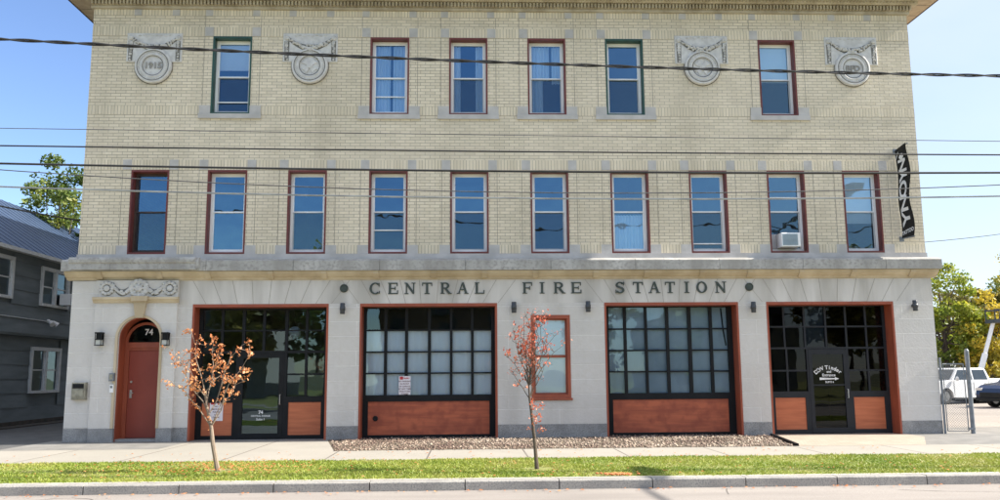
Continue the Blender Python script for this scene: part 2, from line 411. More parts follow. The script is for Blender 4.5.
RZ = -0.12
ground_sheet('ground', [(-700, -700), (700, -700), (700, 700), (-700, 700)], RZ - 0.02, M['far_ground'])
ground_sheet('road', [(-90, -16.6), (90, -16.6), (90, -7.7), (-90, -7.7)], RZ, M['asphalt'])
M['crack'] = mat('tar_sealed_crack', (0.12, 0.11, 0.10), rough=.9)
mb = MB(); rc = random.Random(5)
for k in range(16):
    x, y = rc.uniform(-11, 12), rc.uniform(-9.9, -8.0); a = rc.choice([0, 0, .15, -.2, 1.4]); pr_ = None
    for q in range(rc.randint(14, 40)):
        a += rc.uniform(-.35, .35); x2, y2 = x + .09 * math.cos(a), y + .09 * math.sin(a); w_ = rc.uniform(.003, .011)
        if not -16 < y2 < -7.85: break
        cur = ((x2 - math.sin(a) * w_, y2 + math.cos(a) * w_, RZ + .003), (x2 + math.sin(a) * w_, y2 - math.cos(a) * w_, RZ + .003))
        if pr_: mb.add([pr_[1], cur[1], cur[0], pr_[0]], [(0, 1, 2, 3)])
        pr_ = cur; x, y = x2, y2
    pr_ = None
tag(mb.build('road_cracks', M['crack']), kind='structure')
ground_sheet('parking_lot', [(-60, -7.52), (75, -7.52), (75, 34), (-60, 34)], -0.008, M['lot'])
mb = MB(); mb.add([(-60, 34, -0.008), (75, 34, -0.008), (75, 34, -0.2), (-60, 34, -0.2)], [(0, 1, 2, 3)]); tag(mb.build('parking_lot_edge', M['lot']), kind='structure')
ground_sheet('alley', [(-13.5, -4.75), (-8.7, -4.75), (-8.7, 30), (-13.5, 30)], -0.004, M['alley'])
ground_sheet('lawn_soil', [(-60, -7.5), (60, -7.5), (60, -4.75), (-60, -4.75)], 0.0, M['turf'])
ground_sheet('sidewalk', [(-60, -4.75), (60, -4.75), (60, -2.9), (8.9, -2.9), (6.4, -2.9), (-2.6, -2.9), (-3.2, -0.05), (-6.2, -0.05), (-6.2, -2.1), (-8.9, -2.1), (-60, -2.1)], 0.0, M['concrete'])
ground_sheet('apron', [(-9.4, -2.1), (-6.2, -2.1), (-6.2, 0.3), (-9.4, 0.3)], 0.002, M['patch'])
ground_sheet('gravel_bed_soil', [(-2.6, -2.9), (6.32, -2.9), (6.8, -0.05), (6.8, 0.3), (-3.2, 0.3), (-3.2, -0.05)], 0.001, M['soil'])
ground_sheet('paver_apron', [(6.4, -2.9), (8.9, -2.9), (9.95, -0.9), (9.95, 0.3), (6.85, 0.3), (6.85, -0.05)], 0.002, M['pavers'])
ground_sheet('asphalt_patch', [(8.9, -2.9), (14.5, -2.9), (14.5, 2), (9.95, 2), (9.95, -0.9)], 0.001, M['patch'])
mb = MB(); mb.box(6.34, 6.385, -2.9, -2.85, 0, 0.05)
n_ = 14
for k in range(n_):
    t0, t1 = k / n_, (k + 1) / n_
    x0, y0, x1, y1 = 6.33 + .49 * t0, -2.88 + 2.8 * t0, 6.33 + .49 * t1, -2.88 + 2.8 * t1
    mb.add([(x0, y0, 0), (x0 + .05, y0, 0), (x1 + .05, y1, 0), (x1, y1, 0), (x0, y0, .05), (x0 + .05, y0, .05), (x1 + .05, y1, .05), (x1, y1, .05)],
           [(4, 5, 6, 7), (0, 1, 5, 4), (3, 0, 4, 7), (1, 2, 6, 5)])
tag(mb.build('bed_edging', M['black']), kind='structure')
# kerb stones in one row, far and near side of the road
mb = MB(); x = -40.0 + 0.62
while x < 45:
    L = 1.27 + random.uniform(-.02, .02); dz = random.uniform(-.004, .004)
    mb.sweep_x([(-7.74, RZ), (-7.735, -0.012 + dz), (-7.72, 0.004 + dz), (-7.58, 0.006 + dz), (-7.58, RZ)], x, x + L - 0.014)
    x += L
tag(mb.build('kerb', M['kerb']), kind='structure')
mb = MB().box(-60, 60, -7.58, -7.48, RZ, 0.012); tag(mb.build('kerb_backing', M['kerb_back']), kind='structure')
mb = MB().box(-60, 60, -16.9, -16.6, RZ, 0.0); tag(mb.build('far_kerb', M['kerb']), kind='structure')
ground_sheet('far_lawn', [(-60, -60), (60, -60), (60, -16.9), (-60, -16.9)], -0.01, M['turf'])
ground_sheet('near_sidewalk', [(-60, -20.5), (60, -20.5), (60, -18.6), (-60, -18.6)], -0.004, M['concrete'])

def np_mesh(name, verts, faces, m, parent=None, smooth=False):
    me = bpy.data.meshes.new(name)
    nv, nf, k = len(verts), len(faces), faces.shape[1]
    me.vertices.add(nv); me.vertices.foreach_set('co', verts.astype(np.float32).ravel())
    me.loops.add(nf * k); me.loops.foreach_set('vertex_index', faces.astype(np.int32).ravel())
    me.polygons.add(nf); me.polygons.foreach_set('loop_start', np.arange(0, nf * k, k, dtype=np.int32))
    me.update(calc_edges=True); me.validate()
    for q in (m if isinstance(m, (list, tuple)) else [m]): me.materials.append(q)
    return link(name, me, parent)

# grass blades
M['grass'] = leaf_mat('grass_blades', [(0.12, 0.20, 0.02), (0.22, 0.295, 0.035), (0.34, 0.375, 0.065), (0.44, 0.38, 0.16)], 0.3)
n = 130000
bx = rng.uniform(-11.5, 14.5, n); by = rng.uniform(-7.55, -4.66, n); by = np.where(by > -4.76, by - .06 + .06 * np.sin(bx * 7 + np.sin(bx * 2.3) * 2), by)
patch = np.sin(bx * 1.3 + np.sin(by * 2) * 1.5) * np.sin(by * 2.1 + bx * .7) + rng.normal(0, .5, n)
keep = (patch > -.85) & (np.hypot(bx + 3.84, by - -6.14) > .22 + .1 * rng.random(n)) & (np.hypot(bx - 1.01, by - -6.36) > .2 + .1 * rng.random(n)) & ~((by < -7.38) & (rng.random(n) < .55 + .3 * np.sin(bx * 3.1)))
bx, by, patch = bx[keep], by[keep], patch[keep]; n = len(bx)
hgt = rng.uniform(.014, .034, n) * (1 + .35 * np.clip(patch, -1, 1)); ang = rng.uniform(0, 2 * PI, n); w = rng.uniform(.006, .013, n)
lean = rng.normal(0, .025, (n, 2))
v = np.zeros((n, 3, 3))
v[:, 0] = np.c_[bx - np.cos(ang) * w, by - np.sin(ang) * w, np.zeros(n)]
v[:, 1] = np.c_[bx + np.cos(ang) * w, by + np.sin(ang) * w, np.zeros(n)]
v[:, 2] = np.c_[bx + lean[:, 0], by + lean[:, 1], hgt]
tag(np_mesh('grass', v.reshape(-1, 3), np.arange(3 * n).reshape(-1, 3), M['grass']), kind='stuff')

# decorative stone chips in the bed
def stones(name, n, sampler, m, s0, s1):
    base = np.array([(1, 0, 0), (-.5, .87, 0), (-.5, -.87, 0), (.3, .2, .8), (-.4, .1, .7)])
    fc = np.array([(0, 1, 3), (1, 4, 3), (1, 2, 4), (2, 0, 3), (2, 3, 4), (0, 2, 1)])
    V = []; F = []
    for i in range(n):
        x, y = sampler(); s = random.uniform(s0, s1); a = random.uniform(0, 2 * PI)
        b = base * (1 + rng.normal(0, .25, base.shape)) * np.array([s, s * random.uniform(.5, .9), s * random.uniform(.35, .7)])
        c_, s_ = math.cos(a), math.sin(a)
        b = np.c_[b[:, 0] * c_ - b[:, 1] * s_ + x, b[:, 0] * s_ + b[:, 1] * c_ + y, b[:, 2] + .003 + random.uniform(0, .01)]
        F.append(fc + 5 * i); V.append(b)
    return np_mesh(name, np.concatenate(V), np.concatenate(F), m)
def chip_spot():
    while True:
        y = random.uniform(-2.95, 0.2); t = (y + 2.9) / 2.9
        x = random.uniform(-2.6 - .55 * t, 6.3 + .48 * t)
        return x, y
M['chips'] = leaf_mat('stone_chips', [(0.04, 0.022, 0.018), (0.14, 0.085, 0.065), (0.24, 0.17, 0.13), (0.47, 0.385, 0.30), (0.07, 0.042, 0.034)], 0.0)
tag(stones('stone_chips', 7000, chip_spot, M['chips'], .014, .045), kind='stuff')

# ------------------------------------------------------------------ the fire station
XL, XR = -8.97, 10.81
FS = thing('fire_station', 'three storey cream brick and limestone fire station with four garage bays', 'building', (0.9, 6, 0), worldbuilt=True)
P = lambda mb, name, m, parent=None, smooth=False: mb.build(name, m, parent or FS, smooth)
YS = -0.12   # stone face
# openings
bays = [(-6.28, -3.22), (-2.51, 0.62), (3.09, 6.21), (6.87, 9.87)]
ZB = 3.04
up = [(-6.12, -5.20), (-2.38, -1.45), (-0.49, 0.43), (1.40, 2.32), (3.29, 4.21), (7.04, 7.95)]
md = [(-7.87, -7.00), (-6.11, -5.20), (-4.25, -3.35), (-2.36, -1.46), (-0.46, 0.44), (1.43, 2.33), (3.33, 4.24), (5.21, 6.12), (7.09, 8.00), (8.92, 9.82)]
UZ0, UZ1, MZ0, MZ1 = 7.55, 9.47, 4.21, 6.19
wall_ops = [(a, b, UZ0, UZ1) for a, b in up] + [(a, b, MZ0, MZ1) for a, b in md]
P(MB().gridwall(XL, XR, 4.2, 10.14, [o for o in wall_ops], 0.0, 0.42), 'brick_wall', M['brick'])
# other three walls and roof
DEP = 17.0
mb = MB(); mb.box(XL, XL + .4, .42, DEP, 0, 10.14); mb.box(XR - .4, XR, .42, DEP, 0, 10.14); mb.box(XL + .4, XR - .4, DEP - .4, DEP, 0, 10.14)
P(mb, 'side_wall', M['side_brick'])
P(MB().box(XL + .02, XR - .02, .05, DEP, 10.56, 10.62), 'roof', M['roof_tar'])
# dim rooms behind the glass
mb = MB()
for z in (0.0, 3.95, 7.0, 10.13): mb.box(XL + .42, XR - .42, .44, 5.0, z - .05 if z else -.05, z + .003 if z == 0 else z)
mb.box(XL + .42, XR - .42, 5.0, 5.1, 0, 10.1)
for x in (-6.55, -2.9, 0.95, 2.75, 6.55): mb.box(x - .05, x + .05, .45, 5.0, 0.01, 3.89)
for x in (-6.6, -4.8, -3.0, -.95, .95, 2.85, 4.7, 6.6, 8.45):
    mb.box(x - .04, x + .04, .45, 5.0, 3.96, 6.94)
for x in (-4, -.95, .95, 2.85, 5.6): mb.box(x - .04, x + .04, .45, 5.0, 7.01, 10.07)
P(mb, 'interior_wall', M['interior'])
# soldier courses with square stone blocks
sq = 0.2
def band(z0, z1, stops, mbB, mbS, y=-0.006, wsq=sq):
    """stops: x positions of the left edges of stone squares"""
    edges = sorted(stops); x = XL
    for e in edges:
        if e - x > .02: mbB.box(x, e, y, -0.0005, z0, z1)
        mbS.box(e, e + wsq, y - .006, -0.0005, z0, z1); x = e + wsq
    if XR - x > .02: mbB.box(x, XR, y, -0.0005, z0, z1)
B, S = MB(), MB()
med_x = [-7.49, -3.81, 5.64, 9.34]
upst = [v for a, b in up for v in (a - sq, b)]
band(9.475, 9.70, upst, B, S)
band(9.985, 10.135, sorted(upst + [v for x in med_x for v in (x - .52, x + .38)]), B, S, wsq=.17)
mdst = [v for a, b in md for v in (a - sq, b)]
band(6.20, 6.435, mdst, B, S)
# soldier band at the upper sills, interrupted by windows and ears
def seg_band(z0, z1, gaps, mbB, y=-0.006):
    x = XL
    for a, b in sorted(gaps):
        if a - x > .03: mbB.box(x, a, y, -0.0005, z0, z1)
        x = b
    if XR - x > .03: mbB.box(x, XR, y, -0.0005, z0, z1)
seg_band(7.53, 7.745, [(a - .26, b + .26) for a, b in up], B)
seg_band(4.21, 4.41, [(a - .25, b + .25) for a, b in md], B)
for k in range(0, len(B.f), 6):
    q = MB(); vv = B.v[k // 6 * 8:k // 6 * 8 + 8]; q.add(vv, [(0, 3, 2, 1), (4, 5, 6, 7), (0, 1, 5, 4), (1, 2, 6, 5), (2, 3, 7, 6), (3, 0, 4, 7)]); P(q, 'soldier_course', M['soldier'])
for a, b in md:
    S.box(a - .25, a, -.012, -.0005, 4.203, 4.41); S.box(b, b + .25, -.012, -.0005, 4.203, 4.41)
for k in range(len(S.v) // 8):
    q = MB(); q.add(S.v[k * 8:k * 8 + 8], [(0, 3, 2, 1), (4, 5, 6, 7), (0, 1, 5, 4), (1, 2, 6, 5), (2, 3, 7, 6), (3, 0, 4, 7)]); P(q, 'stone_block', M['stone_grey'])
mb = MB()
for a, b in up:
    for x in (a - sq - .006, b + sq): mb.box(x, x + .009, -.0035, -.0005, 7.75, 9.47); mb.box(x, x + .009, -.0035, -.0005, 9.705, 9.98)
for a, b in md:
    for x in (a - sq - .006, b + sq): mb.box(x, x + .009, -.0035, -.0005, 4.415, 6.195)
P(mb, 'expansion_joint', M['joint'])
# stone sill band above the belt course
P(MB().box(XL - .01, XR + .01, -.05, .4, 4.0, 4.2), 'sill_band', M['stone_grey'])
# belt course
X0, X1 = XL - .2, XR + .17
mb = MB()
xs = [X0, -5.95] + [-5.95 + 1.95 * k for k in range(1, 9)] + [X1]
for a, b in zip(xs[:-1], xs[1:]):
    if b - a > .05: mb.sweep_x([(-.045, 4.09), (-.045, 3.78), (-.37, 3.78), (-.37, 4.0), (-.33, 4.03)], a + .004, b - .004)
P(mb, 'belt_course', M['belt'])
mb = MB(); mb.sweep_x([(YS - .0, 3.775), (YS, 3.60), (YS - .03, 3.60), (YS - .05, 3.64), (YS - .10, 3.66), (YS - .17, 3.72), (YS - .19, 3.775)], X0 + .05, X1 - .05)
mb.sweep_x([(YS, 3.61), (YS, 3.585), (YS - .02, 3.585), (YS - .02, 3.61)], X0 + .09, X1 - .09)
for k in range(16):   # small brackets under the slab
    x = -8.4 + k * 1.24 + random.uniform(-.1, .1)
    mb.sweep_x([(YS - .03, 3.773), (YS - .03, 3.61), (YS - .08, 3.615), (YS - .115, 3.65), (YS - .20, 3.72), (YS - .205, 3.773)], x, x + .12)
P(mb, 'belt_moulding', M['mould'])
# projecting slab over the doorway
mb = MB()
for a, b in ((-8.95, -8.05), (-8.045, -7.0), (-6.995, -6.16)):
    mb.sweep_x([(-.3, 4.075), (-.372, 3.80), (-.46, 3.80), (-.46, 3.93), (-.49, 3.96), (-.50, 4.02), (-.47, 4.075)], a, b)
mb.sweep_x([(-.3, 4.07), (-.372, 3.81), (-.43, 3.81), (-.455, 3.96), (-.43, 4.07)], -6.16, -6.09)
P(mb, 'entrance_slab', M['belt'])
# ground floor stone: plinth, ashlar, frieze
ops = [(a, b, 0, ZB) for a, b in bays] + [(1.39, 2.29, 0.88, 2.76), (-7.97, -6.85, 0, 2.84)]
P(MB().gridwall(XL - .01, XR + .01, 0, .30, ops, YS - .004, .42), 'granite_plinth', M['plinth'])
P(MB().gridwall(XL - .01, XR + .01, .30, ZB, ops, YS, .42), 'ashlar_wall', M['ashlar'])
P(MB().gridwall(XL - .01, XR + .01, ZB, 3.78, [], YS, .42), 'stone_frieze', M['stone'])
# fan joints of the flat arches
mb = MB()
for a, b in bays:
    c = (a + b) / 2
    for k in range(10):
        t = -1.12 + 2.24 * k / 9; xb = c + t * 1.42; xt = c + t * 1.78
        if a == bays[0][0] and t < -.9: continue
        dx = (xt - xb)
        mb.add([(xb - .005, YS - .003, ZB + .004), (xb + .005, YS - .003, ZB + .004), (xt + .005, YS - .003, 3.58), (xt - .005, YS - .003, 3.58)], [(0, 1, 2, 3)])
P(mb, 'arch_joint', M['faint_joint'])
# round vents in the frieze
for x in (-2.88, 6.49):
    P(MB().disc_lathe(x, 3.39, [(.095, YS), (.095, YS - .03), (.075, YS - .045), (.07, YS - .03), (.0001, YS - .03)], 24), 'round_vent', M['bronze'])

# roof cornice
CO = P(MB().sweep_x([(0, 10.14), (-.05, 10.14), (-.06, 10.20), (0, 10.21)], XL - .05, XR + .05), 'roof_cornice', M['cornice'])
mb = MB(); mb.sweep_x([(0.02, 10.2), (-.06, 10.21), (-.06, 10.34), (0.02, 10.34)], XL - .05, XR + .05)
mb.sweep_x([(0.0, 10.34), (-.16, 10.34), (-.19, 10.37), (-.20, 10.42), (-.25, 10.46), (-.25, 10.5), (0, 10.5)], XL - .2, XR + .2)
P(mb, 'bed_moulding', M['cornice'], CO)
mb = MB(); x = XL - .03; k = 0
while x < XR + .03: mb.box(x, x + .045, -.13, -.058, 10.225, 10.325); x += .083
P(mb, 'dentil_course', M['cornice'], CO)
mb = MB(); x = XL - .1
while x < XR + .15: mb.blob((x, -.205, 10.385), (.035, .02, .03), 6, 4); x += .083
P(mb, 'egg_moulding', M['cornice'], CO)
OV = 0.75
mb = MB()
mb.box(XL - OV, XR + OV, -OV, -.24, 10.5, 10.53); mb.box(XL - OV, XL - .19, -.24, DEP, 10.5, 10.53); mb.box(XR + .19, XR + OV, -.24, DEP, 10.5, 10.53)
P(mb, 'soffit', M['soffit'], CO)
mb = MB(); mb.box(XL - OV - .03, XR + OV + .03, -OV - .03, -OV, 10.49, 10.78); mb.box(XL - OV - .03, XL - OV, -OV, DEP, 10.49, 10.78); mb.box(XR + OV, XR + OV + .03, -OV, DEP, 10.49, 10.78)
mb.box(XL - OV, XR + OV, -OV, DEP, 10.74, 10.779)
P(mb, 'fascia', M['casing_brown'], CO)
mb = MB(); x = XL - OV + .3
while x < XR + OV: mb.box(x, x + .012, -OV + .02, -.26, 10.494, 10.4995); x += .62
y = .2
while y < DEP: mb.box(XL - OV + .02, XL - .21, y, y + .012, 10.494, 10.4995); mb.box(XR + .21, XR + OV - .02, y, y + .012, 10.494, 10.4995); y += .62
P(mb, 'soffit_joint', M['joint'], CO)
mb = MB(); mb.box(XL - .06, XL - .0005, 0, DEP, 10.14, 10.5); mb.box(XR + .0005, XR + .06, 0, DEP, 10.14, 10.5)
P(mb, 'side_moulding', M['cornice'], CO)

# ---- sash windows
def wavy(mb, x0, x1, y, z0, z1, amp=.02, waves=7, th=.004):
    n = max(8, waves * 6); vs = []; fs = []
    for k in range(n + 1):
        t = k / n; x = x0 + (x1 - x0) * t; yy = y + amp * math.sin(t * waves * 2 * PI) + amp * .4 * math.sin(t * waves * 5.1)
        vs += [(x, yy, z0), (x, yy, z1), (x, yy + th, z0), (x, yy + th, z1)]
    for k in range(n):
        a = 4 * k; b = a + 4
        fs += [(a, b, b + 1, a + 1), (b + 2, a + 2, a + 3, b + 3), (a + 1, b + 1, b + 3, a + 3)]
    mb.add(vs, fs)

def sash_window(x0, x1, z0, z1, casing, sashm, depth=.29, y=-.012, fw=.038, vw=.058, rail=.5, sill=None, inside=None, label=None, screen=None, screened=False):
    w = MB().frame(x0, x1, y, y + depth, z0, z1, fw, wt=.045, wb=.04)
    win = P(w, 'window', casing)
    if label: win['label'] = label
    a, b, c, d = x0 + fw, x1 - fw, z0 + .04, z1 - .045
    yf = y + depth - .09
    P(MB().frame(a, b, yf, yf + .085, c, d, vw, wt=vw, wb=vw + .01), 'window_frame', sashm, win)
    a += vw; b -= vw; c += vw + .01; d -= vw
    zm = c + (d - c) * rail
    P(MB().frame(a, b, yf + .014, yf + .04, zm - .012, d, .018, wt=.016, wb=.036), 'upper_sash', sashm, win)
    P(MB().frame(a, b, yf + .044, yf + .07, c, zm + .022, .02, wt=.03, wb=.03), 'lower_sash', sashm, win)
    tx, tz = random.uniform(-.008, .008), random.uniform(-.014, .014)
    mb = MB(); mb.add([(a, yf + .027, zm), (b, yf + .027 + tx, zm), (b, yf + .027 + tx + tz, d), (a, yf + .027 + tz, d)], [(0, 1, 2, 3)])
    P(mb, 'upper_pane', M['glass'], win)
    tx, tz = random.uniform(-.008, .008), random.uniform(-.014, .014)
    mb = MB(); mb.add([(a, yf + .057, c), (b, yf + .057 + tx, c), (b, yf + .057 + tx + tz, zm), (a, yf + .057 + tz, zm)], [(0, 1, 2, 3)])
    P(mb, 'lower_pane', M['glass'], win)
    if screen:
        P(MB().box(a, b, yf + .002, yf + .012, c + (d - c) * screen, c + (d - c) * screen + .028), 'screen_rail', sashm, win)
    if screened:
        sm_ = MB(); sm_.add([(a, yf + .008, c), (b, yf + .008, c), (b, yf + .008, zm), (a, yf + .008, zm)], [(0, 1, 2, 3)]); P(sm_, 'insect_screen', M['screen'], win)
    if sill == 'upper':
        mb = MB().box(x0 - .27, x1 + .27, -.05, -.0005, z0 - .115, z0 - .001)
        mb.box(x0 - .26, x0 - .0005, -.03, -.0005, z0, z0 + .2); mb.box(x1 + .0005, x1 + .26, -.03, -.0005, z0, z0 + .2)
        P(mb, 'stone_sill', M['stone_grey'], win)
    ci = yf + .12
    for it in inside or []:
        mb = MB(); kind, u0, u1, t0, t1 = it[:5]
        X0_, X1_ = a + (b - a) * u0, a + (b - a) * u1; Z0_, Z1_ = c + (d - c) * t0, c + (d - c) * t1
        if kind == 'curtain': wavy(mb, X0_, X1_, ci, Z0_, Z1_, .018, max(2, int((X1_ - X0_) * 14))); P(mb, 'curtain', M['curtain'], win)
        else: mb.box(X0_, X1_, ci - .02, ci - .014, Z0_, Z1_); P(mb, 'blind', M['blind'], win)
    return win

up_in = [[('blind', 0, 1, .62, 1.0), ('blind', 0, 1, .51, .54)],
         [('curtain', 0, .5, 0, 1), ('curtain', .58, 1, .0, 1)],
         [('curtain', -.02, .24, 0, 1), ('curtain', .74, 1.02, 0, 1)],
         [('curtain', 0, .62, .5, 1), ('curtain', .70, 1.0, .45, 1), ('curtain', 0.05, .4, 0, .5)],
         [], [('blind', 0, 1, .48, 1)]]
up_c = ['casing_green', 'casing_red', 'casing_red', 'casing_red', 'casing_green', 'casing_red']
for i, (a, b) in enumerate(up):
    w = sash_window(a, b, UZ0, UZ1, M[up_c[i]], M['vinyl'], sill='upper', inside=up_in[i], rail=.5, screened=i != 1,
                screen={0: .13, 1: .22}.get(i), label={0: 'dark green window with a blind', 1: 'maroon window filled by two pale curtains', 2: 'maroon window with curtains drawn to its sides', 3: 'maroon window with a half drawn curtain', 4: 'dark green window without curtains', 5: 'maroon window with a blind in its upper half'}[i])
md_in = [[], [], [], [], [], [], [('curtain', 0, 1, 0, .48)], [], [], [('blind', 0, 1, .5, 1), ('blind', 0, 1, .36, .5)]]
for i, (a, b) in enumerate(md):
    brown = i == 0
    sash_window(a, b, MZ0, MZ1, M['casing_red'], M['casing_brown'] if brown else M['vinyl'], inside=md_in[i], rail=.51, screened=i not in (1, 6),
                vw=.045 if brown else .058, screen={3: .26, 7: .07, 8: .70}.get(i), label='window with dark brown sashes' if brown else None)

# ---- carved medallions
def medallion(x, zc, emblem):
    y0 = -.03
    mb = MB().bevbox(x - .65, x + .65, y0, -.0005, zc + .10, zc + .82, .015)
    md_ = P(mb, 'medallion', M['relief'])
    ringp = [(.43, -.0005), (.43, -.06), (.41, -.085), (.385, -.09), (.36, -.075), (.33, -.07), (.30, -.075), (.275, -.09), (.25, -.075), (.235, -.05)]
    P(MB().disc_lathe(x, zc, ringp, 48), 'ring', M['relief'], md_)
    mb = MB()
    for k in range(44):
        th = 2 * PI * k / 44; mb.blob((x + .335 * math.cos(th), -.074, zc + .335 * math.sin(th)), (.02, .016, .02), 6, 4)
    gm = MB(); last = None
    for k in range(27):      # dark backing strips, painted shade so the swag gaps read
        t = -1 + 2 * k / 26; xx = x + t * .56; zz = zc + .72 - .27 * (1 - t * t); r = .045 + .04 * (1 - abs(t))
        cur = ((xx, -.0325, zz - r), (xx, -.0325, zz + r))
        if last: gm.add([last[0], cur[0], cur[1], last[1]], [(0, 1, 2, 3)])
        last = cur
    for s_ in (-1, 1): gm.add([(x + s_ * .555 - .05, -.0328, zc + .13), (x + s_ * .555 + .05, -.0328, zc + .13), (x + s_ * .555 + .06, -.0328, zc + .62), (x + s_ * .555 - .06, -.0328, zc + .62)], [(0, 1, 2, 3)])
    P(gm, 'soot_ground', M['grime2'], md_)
    for k in range(27):      # swag of fruit and leaves
        t = -1 + 2 * k / 26; xx = x + t * .56; zz = zc + .72 - .27 * (1 - t * t); r = .028 + .035 * (1 - abs(t))
        for q in range(3): mb.blob((xx + random.uniform(-.02, .02), -.03 - r * .5, zz + random.uniform(-1, 1) * r), (r * .62, r * .8, r * .62), 6, 4)
    for s_ in (-1, 1):
        mb.disc_lathe(x + s_ * .56, zc + .70, [(.06, -.03), (.06, -.05), (.035, -.07), (.0001, -.06)], 12)
        for k in range(7):
            r = .045 - .003 * k; zz = zc + .58 - k * .07
            for q in range(2): mb.blob((x + s_ * .555 + random.uniform(-.025, .025), -.04, zz), (r * .7, .02, r), 6, 4)
    for k in range(8): mb.blob((x - .35 + .1 * k, -.035, zc + .755 + .015 * (k % 2)), (.035, .012, .02), 6, 4)
    P(mb, 'garland', M['garland'], md_)
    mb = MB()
    for r_ in (.445, .368, .242):      # dark ring strips painted in as shade of the turned grooves
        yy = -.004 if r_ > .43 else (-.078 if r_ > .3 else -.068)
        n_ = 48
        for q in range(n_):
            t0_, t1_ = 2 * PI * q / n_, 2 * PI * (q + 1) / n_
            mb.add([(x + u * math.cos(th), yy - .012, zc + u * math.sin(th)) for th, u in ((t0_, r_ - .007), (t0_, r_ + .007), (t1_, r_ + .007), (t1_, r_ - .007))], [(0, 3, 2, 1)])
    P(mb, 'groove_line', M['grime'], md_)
    mb = MB()
    if emblem in ('1915', 'BFD'):
        put_text(mb, emblem, .21 if emblem == '1915' else .20, x, -.06, zc, ext=.012, bold=.006)
        P(mb, 'carved_letters', M['letter_stone'], md_)
    else:
        for k in range(4):
            th = PI / 4 + k * PI / 2; c_, s_ = math.cos(th), math.sin(th)
            pts = [(.02, -.03), (.19, -.075), (.16, 0), (.19, .075), (.02, .03)]
            mb.prism([(x + u * c_ - v_ * s_, zc + u * s_ + v_ * c_) for u, v_ in pts], -.07 - .001 * k, -.045)
        mb.disc_lathe(x, zc, [(.065, -.045), (.065, -.085), (.0001, -.09)], 16)
        for k in range(24):
            th = 2 * PI * k / 24; mb.blob((x + .215 * math.cos(th), -.052, zc + .215 * math.sin(th)), (.012, .01, .012), 6, 4)
        P(mb, 'carved_emblem', M['relief'], md_)
for x, z, e in zip(med_x, (8.71, 8.73, 8.74, 8.73), ('1915', 'cross', 'cross', 'BFD')): medallion(x, z, e)

